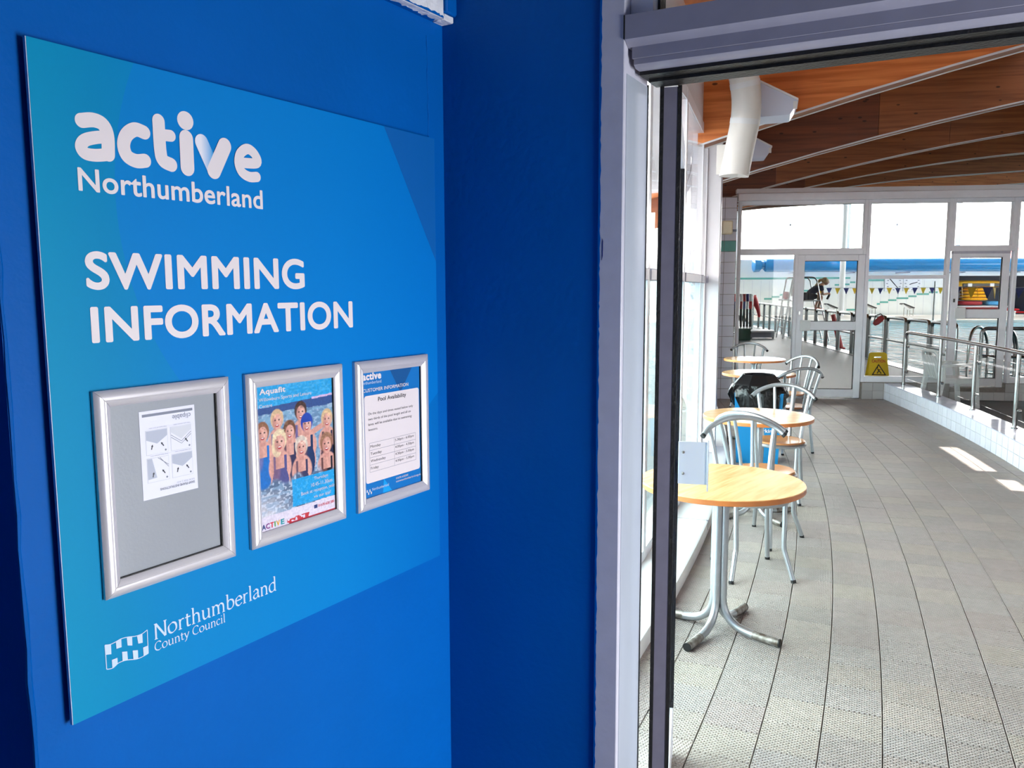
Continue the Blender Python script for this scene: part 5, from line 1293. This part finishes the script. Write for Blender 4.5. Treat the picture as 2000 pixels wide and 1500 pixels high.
def serif_text(name, s, m, x0, z0, width, unit, parent, y):
    mb = MB(); cx = 0.0; kk = 0
    tot_ = sum(GL[c][0] if c != ' ' else 0.28 for c in s); sx = width/(tot_*unit)
    for c in s:
        if c == ' ': cx += 0.28; continue
        adv, paths, serifs = GL[c]
        for pth in paths:
            q = smoothpath([(a, b, 0) for a, b in pth], 5) if len(pth) > 2 else [Vector((a, b, 0)) for a, b in pth]
            pts = []; wd = []
            for i, v in enumerate(q):
                d = q[min(i+1, len(q)-1)]-q[max(i-1, 0)]; ang = math.atan2(d.y, d.x)
                wd.append((0.030+0.062*abs(math.sin(ang-math.radians(25))))*unit); pts.append((x0+(cx+v.x)*unit*sx, z0+v.y*unit))
            kk += 1; strip_fill(mb, pts, wd, y-0.00001*(kk % 7), 0)
        for a, b, w_ in serifs:
            kk += 1; yy = y-0.00001*(kk % 7)-0.0001
            X0, X1, Z = x0+(cx+a)*unit*sx, x0+(cx+a+w_)*unit*sx, z0+b*unit; h = 0.016*unit
            mb.add([(X0, yy, Z-h), (X1, yy, Z-h), (X1, yy, Z+h), (X0, yy, Z+h)], [(0, 1, 2, 3)])
        cx += adv
    return mb.build(name, m, parent, smooth=False)
serif_text('lettering', 'Northumberland', 'print_soft', 0.1433, 0.0813, 0.2630, 0.0380, bd, YB)
serif_text('lettering', 'County Council', 'print_soft', 0.1420, 0.0612, 0.1431, 0.0219, bd, YB)
# council flag emblem
def c5(p): return bp(100+p[0]/4, 1080+p[1]/4)
_out = smoothpath([(418, 720, 0), (460, 714, 0), (500, 695, 0), (545, 670, 0), (600, 656, 0), (660, 649, 0), (710, 630, 0), (748, 600, 0)], 4)
_bot = smoothpath([(757, 783, 0), (715, 808, 0), (665, 828, 0), (600, 834, 0), (555, 845, 0), (520, 862, 0), (480, 898, 0), (432, 909, 0)], 4)
mb = MB(); loop = [c5(v) for v in _out]+[c5(v) for v in _bot]; loop.append(loop[0]); 
for i in range(len(loop)-1): strip_fill(mb, [loop[i], loop[i+1]], 0.0013, YB-0.00001*(i % 3), 0)
mb.build('emblem_outline', 'print_soft', bd, smooth=False)
for q in (((420, 722), (465, 716), (468, 790), (425, 795)), ((503, 692), (545, 671), (548, 735), (508, 748)), ((588, 658), (630, 652), (632, 722), (595, 722)), ((668, 648), (710, 632), (713, 700), (678, 708)),
          ((472, 835), (515, 818), (518, 865), (476, 900)), ((552, 772), (592, 768), (597, 836), (556, 845)), ((635, 762), (675, 758), (678, 825), (640, 832)), ((716, 738), (755, 722), (757, 784), (720, 806))):
    flat_poly('emblem_check', [c5(p) for p in q], 'print_soft', bd, YB-0.00012)

# ================================================================== SNAP FRAMES AND POSTERS
FW, FH, PW = 0.2490, 0.3256, 0.0262
SEC = [(0, 0), (0, .0070), (.0025, .0100), (.008, .0122), (.0145, .0126), (.0160, .0116), (.0175, .0120), (.0225, .0098), (.0262, .0066), (.0262, 0)]
def snap_frame(label, x, z, dark):
    f_ = thing('snap_frame', label, 'picture frame', L0+LU*(BX+x)+LV*BF+Vector((0, 0, BZ+z)), LROT, 'silver snap frames on the board')
    n = len(SEC)
    for side in range(4):
        vs_ = []
        for d, h in SEC:
            e = 0.00035
            if side == 0: a, b = (d+e, d), (FW-d-e, d)
            elif side == 1: a, b = (FW-d, d+e), (FW-d, FH-d-e)
            elif side == 2: a, b = (FW-d-e, FH-d), (d+e, FH-d)
            else: a, b = (d, FH-d-e), (d, d+e)
            vs_ += [(a[0], -h, a[1]), (b[0], -h, b[1])]
        mb = MB(); mb.add(vs_, [(2*i, 2*i+1, 2*i+3, 2*i+2) for i in range(n-1)]+[tuple(2*i for i in range(n)), tuple(2*i+1 for i in range(n-1, -1, -1))])
        mb.build('profile', 'snap_alu', f_)
    for a, b, c, d in ((PW-.006, PW+.001, FH-PW, PW), ):
        pass
    MB().box(PW-0.004, FW-PW+0.004, -0.0022, -0.0003, PW-0.004, FH-PW+0.004).build('backing', 'back_silver', f_)
    if dark:
        MB().box(FW-PW-0.0022, FW-PW+0.0005, -0.0062, -0.0022, PW, FH-PW).build('gasket', 'black_rubber', f_)
        MB().box(PW, FW-PW-0.0022, -0.0062, -0.0022, PW-0.0005, PW+0.0016).build('gasket', 'black_rubber', f_)
    else:
        MB().box(FW-PW-0.0012, FW-PW+0.0005, -0.0062, -0.0022, PW, FH-PW).build('gasket', 'black_rubber', f_)
        MB().box(PW, PW+0.0008, -0.0052, -0.0022, PW, FH-PW).build('gasket', 'black_rubber', f_)
    return f_
FX = (0.0600, 0.3456, 0.6322); FZ = 0.1775
snap_frame('silver snap frame with a plain grey back and an instruction leaflet', FX[0], FZ, True)
snap_frame('silver snap frame around the aqua exercise poster', FX[1], FZ, False)
snap_frame('silver snap frame around the pool availability notice', FX[2], FZ, False)
def sheet_thing(name, label, cat, x, z, y=-0.0026):
    return thing(name, label, cat, L0+LU*(BX+x)+LV*(BF+y)+Vector((0, 0, BZ+z)), LROT)
OWd, OHt = FW-2*PW+0.0006, FH-2*PW+0.0006     # visible opening
# --- leaflet, upside down on the grey back
c3 = lambda x, y: bp(150+x*0.3465, 680+y*0.3465)
_q = [c3(*p) for p in ((373, 862), (678, 785), (655, 316), (340, 362))]
lx, lz = (_q[0][0]+_q[3][0])/2, (_q[0][1]+_q[1][1])/2; lw = (_q[1][0]+_q[2][0]-_q[0][0]-_q[3][0])/2; lh = (_q[2][1]+_q[3][1]-_q[0][1]-_q[1][1])/2
le = sheet_thing('instruction_leaflet', 'small white leaflet stuck upside down in the grey backed frame', 'leaflet', lx, lz, -0.0024)
MB().box(0, lw, -0.0004, 0, 0, lh).build('paper', 'sheet_white', le)
def lp(name, a0, a1, b0, b1, m, y=-0.0007): return MB().box(a0*lw, a1*lw, y, -0.00042, (1-b1)*lh, (1-b0)*lh).build(name, m, le)
lp('header_bar', 0.05, 0.96, 0.035, 0.065, 'print_grey')
put_text('lettering', 'clipable', 'print_grey', lw*0.58, lh*0.855, lw*0.34, lh*0.075, le, -0.0008, 0.0, flip=True)
for i, (a, b) in enumerate(((0.09, 0.22), (0.53, 0.22), (0.09, 0.535), (0.53, 0.535))):
    lp('diagram_frame', a, a+0.39, b, b+0.28, 'print_silver', -0.0006)
    lp('diagram_field', a+0.008, a+0.382, b+0.006, b+0.274, 'sheet_white', -0.0007)
    X0, X1, Z0, Z1 = (a+0.01)*lw, (a+0.38)*lw, (1-b-0.272)*lh, (1-b-0.008)*lh
    W_, H_ = X1-X0, Z1-Z0
    if i in (0, 3): flat_poly('diagram_shape', [(X0, Z1), (X0, Z0+H_*0.62), (X0+W_*0.5, Z0+H_*0.42), (X1, Z0+H_*0.72), (X1, Z1)], 'print_pale', le, -0.00085)
    elif i == 1:
        flat_poly('diagram_shape', [(X0, Z1), (X0, Z0+H_*0.8), (X0+W_*0.5, Z0+H_*0.45), (X1, Z0+H_*0.8), (X1, Z1)], 'print_silver', le, -0.00085)
        for dz in (0, 0.10): mb = MB(); strip_fill(mb, [(X0, Z0+H_*(0.68-dz)), (X0+W_*0.5, Z0+H_*(0.34-dz)), (X1, Z0+H_*(0.70-dz))], 0.0009, -0.0009, 0); mb.build('diagram_line', 'print_grey', le)
    else:
        flat_poly('diagram_shape', [(X0, Z1), (X0, Z0+H_*0.12), (X0+W_*0.42, Z0+H_*0.15), (X0+W_*0.22, Z1)], 'print_pale', le, -0.00085)
        for dz in (0, 0.09): mb = MB(); strip_fill(mb, [(X0+W_*(0.5+dz), Z1), (X1, Z0+H_*(0.62-dz))], 0.0009, -0.0009, 0); mb.build('diagram_line', 'print_grey', le)
    for j, (ax, az, an) in enumerate(((0.25, 0.30, 1.3), (0.75, 0.36, 2.2))):
        if i == 1 and j == 0: continue
        cx, cz = X0+W_*ax, Z0+H_*az; dx, dz = math.cos(an)*0.0042, math.sin(an)*0.0042
        mb = MB(); strip_fill(mb, [(cx-dx, cz-dz), (cx+dx*0.2, cz+dz*0.2), (cx+dx*0.21, cz+dz*0.21), (cx+dx, cz+dz)], [0.0018, 0.0018, 0.0042, 0.0003], -0.0009, 0); mb.build('diagram_arrow', 'print_black', le)
    flat_poly('diagram_number', [(X1-0.004+0.0017*math.cos(2*PI*k/12), Z0+0.0035+0.0017*math.sin(2*PI*k/12)) for k in range(12)], 'print_grey', le, -0.0009)
    put_text('lettering', 'Snap open all four sides', 'print_pale', X0+W_*0.15, (1-b+0.012)*lh, W_*0.85, lh*0.016, le, -0.0008, 0.0, flip=True)
put_text('lettering', 'SNAP FRAME INSTRUCTIONS', 'print_grey', lw*0.30, lh*0.075, lw*0.64, lh*0.028, le, -0.0008, 0.01, flip=True)
put_text('lettering', 'SIDE FIX | A3/', 'print_pale', lw*0.60, lh*0.115, lw*0.34, lh*0.024, le, -0.0008, 0.0, flip=True)

# --- pool availability notice
pn = sheet_thing('pool_notice', 'blue and white pool availability notice with a timetable', 'notice', FX[2]+PW, FZ+PW, -0.0024)
MB().box(-0.003, OWd+0.003, -0.0004, 0, -0.003, OHt+0.003).build('paper', 'poster_blue', pn)
def P3(a, b): return (a*OWd, (1-b)*OHt)
flat_poly('dark_triangle', [P3(0.46, 0.0), P3(0.86, 0.0), P3(0.64, 0.20)], 'poster_dark_blue', pn, -0.0006)
flat_poly('light_triangle', [P3(0.30, 1.0), P3(0.46, 1.0), P3(0.32, 0.88)], 'poster_cyan', pn, -0.0006)
x0, x1, z0, z1, r = 0.025*OWd, 0.975*OWd, (1-0.885)*OHt, (1-0.185)*OHt, 0.006
rr = []
for cx, cz, a0 in ((x1-r, z1-r, 0), (x0+r, z1-r, PI/2), (x0+r, z0+r, PI), (x1-r, z0+r, 1.5*PI)):
    rr += [(cx+r*math.cos(a0+PI/2*i/5), cz+r*math.sin(a0+PI/2*i/5)) for i in range(6)]
flat_poly('white_panel', rr, 'print_white', pn, -0.0007)
def T3(s, a0, a1, b0, b1, m='print_black', wt=0.0, y=-0.0010): return put_text('lettering', s, m, a0*OWd, (1-b1)*OHt, (a1-a0)*OWd if a1 else None, (b1-b0)*OHt, pn, y, wt)
T3('active', 0.0, 0.31, 0.005, 0.062, 'print_white', 0.05); T3('orthumberland', 0.0, 0.31, 0.070, 0.094, 'print_soft', 0.0)
T3('CUSTOMER INFORMATION', 0.005, 0.78, 0.128, 0.156, 'print_white', 0.012)
T3('Pool Availability', 0.25, 0.735, 0.208, 0.252, 'print_black', 0.012)
T3('On the days and times stated below only', 0.08, 0.86, 0.320, 0.346); T3('two thirds of the pool length and all six', 0.08, 0.82, 0.362, 0.388)
T3('lanes will be available due to swimming', 0.08, 0.83, 0.404, 0.430); T3('lessons.', 0.08, 0.235, 0.446, 0.466)
mb = MB()
for k in range(5):
    b = 0.565+k*0.0585; strip_fill(mb, [P3(0.09, b), P3(0.90, b)], 0.0006, -0.0009, 0)
for a in (0.09, 0.51, 0.90): strip_fill(mb, [P3(a, 0.565), P3(a, 0.799)], 0.0006, -0.0009, 0)
mb.build('table_lines', 'print_grey', pn)
for k, (d_, h_, w_) in enumerate((('Monday', '5.30pm - 6.00pm', .17), ('Tuesday', '4.00pm - 4.30pm', .185), ('Wednesday', '4.30pm - 5.00pm', .25), ('Friday', '4.00pm - 5.00pm', .13))):
    b = 0.565+k*0.0585; T3(d_, 0.105, 0.105+w_, b+0.017, b+0.045); T3(h_, 0.525, 0.865, b+0.012, b+0.038)
for k in range(4): flat_poly('emblem_check', [P3(0.03+0.022*k, 0.935+0.02*(k % 2)), P3(0.045+0.022*k, 0.935+0.02*(k % 2)), P3(0.045+0.022*k, 0.955+0.02*(k % 2)), P3(0.03+0.022*k, 0.955+0.02*(k % 2))], 'print_white', pn, -0.0009)
T3('Northumberland', 0.12, 0.40, 0.930, 0.952, 'print_soft'); T3('01670 620200', 0.53, 0.75, 0.902, 0.918, 'print_white'); T3('activenorthumberland.org.uk', 0.53, 0.985, 0.928, 0.950, 'print_white')

# --- aqua exercise poster
aq = sheet_thing('aquafit_poster', 'colourful aqua exercise poster with a photo of laughing swimmers', 'poster', FX[1]+PW, FZ+PW, -0.0024)
NX, NY = 190, 258
aa, bb_ = np.meshgrid((np.arange(NX)+0.5)/NX, (np.arange(NY)+0.5)/NY)
rgn = np.random.RandomState(5)
def sm_noise(nx, ny, rot=0.0):
    g = rgn.rand(ny+2, nx+2); x = aa*nx; y = bb_*ny; xi, yi = x.astype(int), y.astype(int); fx, fy = x-xi, y-yi
    fx = fx*fx*(3-2*fx); fy = fy*fy*(3-2*fy)
    return (g[yi, xi]*(1-fx)+g[yi, xi+1]*fx)*(1-fy)+(g[yi+1, xi]*(1-fx)+g[yi+1, xi+1]*fx)*fy
def C3(*c): return np.array(lin(c)[:3])
img = np.zeros((NY, NX, 3)); img[:] = C3(126, 166, 196)
n1 = sm_noise(18, 60); n2 = sm_noise(40, 90); n3 = sm_noise(9, 22)
def mixin(mask, col):
    m_ = np.clip(mask, 0, 1)[..., None]; img[:] = img*(1-m_)+np.array(col)*m_
mixin((n1 > 0.55)*0.6, C3(90, 120, 160)); mixin((n2 > 0.7)*0.5, C3(190, 206, 226))
mixin((bb_ < 0.19+0.015*n1)*(bb_ > 0.155-0.03*aa), C3(52, 82, 140))
def ell(a, b, ra, rb): return ((aa-a)/ra)**2+((bb_-b)/rb)**2
def soft(e, k=10.0): return np.clip((1-e)*k*0.5+0.5, 0, 1)
def woman(a, b, hair, suit, s=1.0, cap=False, skin=(222, 164, 150), dy=0.0, long=False):
    ra, rb = 0.062*s, 0.056*s
    mixin(soft(ell(a, b+0.155*s, 0.125*s, 0.105*s)), C3(*skin)); mixin(soft(ell(a, b+0.26*s, 0.11*s, 0.11*s)), C3(*skin))
    mixin((ell(a, b+0.27*s, 0.095*s, 0.13*s) < 1)*(bb_ > b+0.165*s), C3(*suit))
    for sg in (-1, 1): mixin((np.abs(aa-a-sg*0.06*s) < 0.014)*(bb_ > b+0.085*s)*(bb_ < b+0.18*s), C3(*suit))
    mixin((np.abs(aa-a) < 0.028*s)*(bb_ > b)*(bb_ < b+0.085*s), C3(skin[0]-14, skin[1]-18, skin[2]-16))
    mixin(soft(ell(a, b-0.012*s, ra*1.28, rb*1.22)), C3(*hair))
    if long: mixin(soft(ell(a-0.03*s, b+0.03*s, ra*0.9, rb*1.1)), C3(*hair))
    mixin(soft(ell(a+0.004, b+0.008*s, ra*0.90, rb*0.98)), C3(*skin))
    mixin(soft(ell(a-0.034*s, b+0.012*s, ra*0.42, rb*0.85), 3)*0.45, C3(skin[0]-46, skin[1]-52, skin[2]-48)); mixin(soft(ell(a+0.02*s, b+0.004*s, ra*0.45, rb*0.5), 2)*0.35, C3(246, 206, 192))
    mixin(soft(ell(a-0.05*s, b+0.16*s, 0.05*s, 0.09*s), 2)*0.35, C3(skin[0]-50, skin[1]-50, skin[2]-44))
    if cap: mixin((ell(a, b-0.006*s, ra*1.06, rb*1.12) < 1)*(bb_ < b-0.012*s), C3(*hair))
    mixin((n2 > 0.62)*soft(ell(a, b-0.05*s, ra*1.2, rb*0.6))*0.5*(not cap), C3(min(255, hair[0]+40), min(255, hair[1]+36), min(255, hair[2]+30)))
    for sg in (-1, 1): mixin(soft(ell(a+sg*0.024*s, b-0.004*s, 0.0105*s, 0.006*s), 6), C3(92, 62, 58))
    mixin(soft(ell(a+0.003, b+0.016*s, 0.007*s, 0.011*s), 4)*0.5, C3(190, 120, 108))
    mixin(soft(ell(a, b+0.033*s, 0.022*s, 0.0105*s), 6), C3(176, 52, 62)); mixin(soft(ell(a, b+0.030*s, 0.016*s, 0.004*s), 4), C3(244, 238, 236))
mixin((np.abs(bb_-(0.33+0.25*(0.9-aa))) < 0.022)*(aa > 0.66)*(aa < 0.86), C3(216, 156, 142))
woman(0.25, 0.255, (214, 178, 140), (60, 110, 170)); woman(0.55, 0.225, (70, 48, 44), (40, 90, 170)); woman(0.90, 0.310, (214, 180, 138), (26, 36, 66))
woman(0.07, 0.325, (140, 92, 66), (30, 110, 190)); woman(0.40, 0.345, (108, 68, 48), (50, 50, 86)); woman(0.625, 0.315, (30, 70, 170), (30, 56, 100), cap=True)
woman(0.27, 0.405, (232, 208, 172), (84, 84, 140), 1.12, long=True); woman(0.545, 0.475, (216, 200, 186), (60, 60, 96), 1.05); woman(0.885, 0.490, (150, 106, 82), (22, 24, 44), 1.1)
wl = 0.665+0.03*np.sin(aa*23)+0.03*(n3-0.5)
wm = np.clip((bb_-wl)*30, 0, 1)
mixin(wm, C3(128, 156, 186)); mixin(wm*(n1 > 0.52)*0.75, C3(64, 84, 116)); mixin(wm*(n2 > 0.66)*0.7, C3(206, 216, 232))
mixin(wm*np.clip(1.15-aa*2.6, 0, 1)*np.clip((bb_-0.70)*5, 0, 1)*0.75*(0.4+n1), C3(236, 230, 238))  # foil glare painted into the print colours
mixin((aa > 0.41)*(bb_ > 0.69)*(bb_ < 0.885), C3(30, 158, 222)); mixin((aa > 0.41)*(bb_ > 0.69)*(bb_ < 0.885)*(n2 > 0.72)*0.25, C3(120, 200, 240))
mixin(bb_ < 0.158-0.03*aa, C3(28, 156, 218)); mixin((bb_ < 0.158-0.03*aa)*(n2 > 0.6)*0.3, C3(110, 196, 236))
mixin((bb_ > 0.150-0.03*aa)*(bb_ < 0.165-0.03*aa)*(aa > 0.7), C3(206, 178, 214))
mixin(bb_ > 0.898-0.012*aa, C3(224, 214, 232)); mixin((bb_ > 0.984)*(aa > 0.35), C3(186, 44, 60)); mixin((bb_ > 0.955)*(bb_ < 0.984)*(aa > 0.33)*(aa < 0.62)*(n2 > 0.5), C3(196, 60, 70))
img[:] = np.clip(img*(0.88+0.24*sm_noise(66, 90))[..., None], 0, 1)
mixin((aa > 0.988), C3(240, 238, 246))
xs = np.linspace(-0.002, OWd+0.002, NX+1); zs = np.linspace(OHt+0.002, -0.002, NY+1)
vv = [(x, -0.0005, z) for z in zs for x in xs]; ff = [(j*(NX+1)+i, (j+1)*(NX+1)+i, (j+1)*(NX+1)+i+1, j*(NX+1)+i+1) for j in range(NY) for i in range(NX)]
me = bpy.data.meshes.new('printed_photo'); me.from_pydata(vv, [], ff); me.materials.append(M('poster_photo'))
ca = me.color_attributes.new('Col', 'FLOAT_COLOR', 'CORNER')
cols = np.ones((NY*NX, 4, 4), dtype=np.float32); cols[:, :, :3] = img.reshape(-1, 1, 3); ca.data.foreach_set('color', cols.ravel())
link('printed_photo', me, aq)
MB().box(-0.003, OWd+0.003, -0.0004, 0, -0.003, OHt+0.003).build('paper', 'sheet_white', aq)
def T2(s, a0, a1, b0, b1, m='print_white', wt=0.0): return put_text('lettering', s, m, a0*OWd, (1-b1)*OHt, (a1-a0)*OWd, (b1-b0)*OHt, aq, -0.0012, wt)
T2('Aquafit', 0.04, 0.36, 0.018, 0.070, wt=0.03); T2('Willowburn Sports and Leisure', 0.03, 0.70, 0.080, 0.112); T2('Centre', 0.03, 0.19, 0.125, 0.148)
T2('Thursdays:', 0.70, 0.905, 0.712, 0.742); T2('10.45-11.30am', 0.66, 0.955, 0.755, 0.782); T2('Book at reception, onlin', 0.52, 0.998, 0.800, 0.832); T2('via our app!', 0.69, 0.93, 0.845, 0.876)
for ch, a, m in (('A', 0.01, 'ltr_navy'), ('C', 0.06, 'ltr_purple'), ('T', 0.112, 'ltr_red'), ('I', 0.165, 'ltr_green'), ('V', 0.188, 'ltr_yellow'), ('E', 0.245, 'ltr_teal')):
    T2(ch, a, a+(0.045 if ch != 'I' else 0.012), 0.950, 0.988, m, 0.03)
flat_poly('phone_icon', [(0.69*OWd, 0.052*OHt), (0.735*OWd, 0.052*OHt), (0.735*OWd, 0.078*OHt), (0.69*OWd, 0.078*OHt)], 'ltr_navy', aq, -0.0010)
T2('01670 620 200', 0.75, 0.975, 0.926, 0.946, 'ltr_red')
MB().box(0, OWd, -0.0026, -0.0020, 0, OHt).build('cover_film', 'poster_film', aq)
print('tiles', len(cand), 'rest', len(rest), 'script bytes ok')
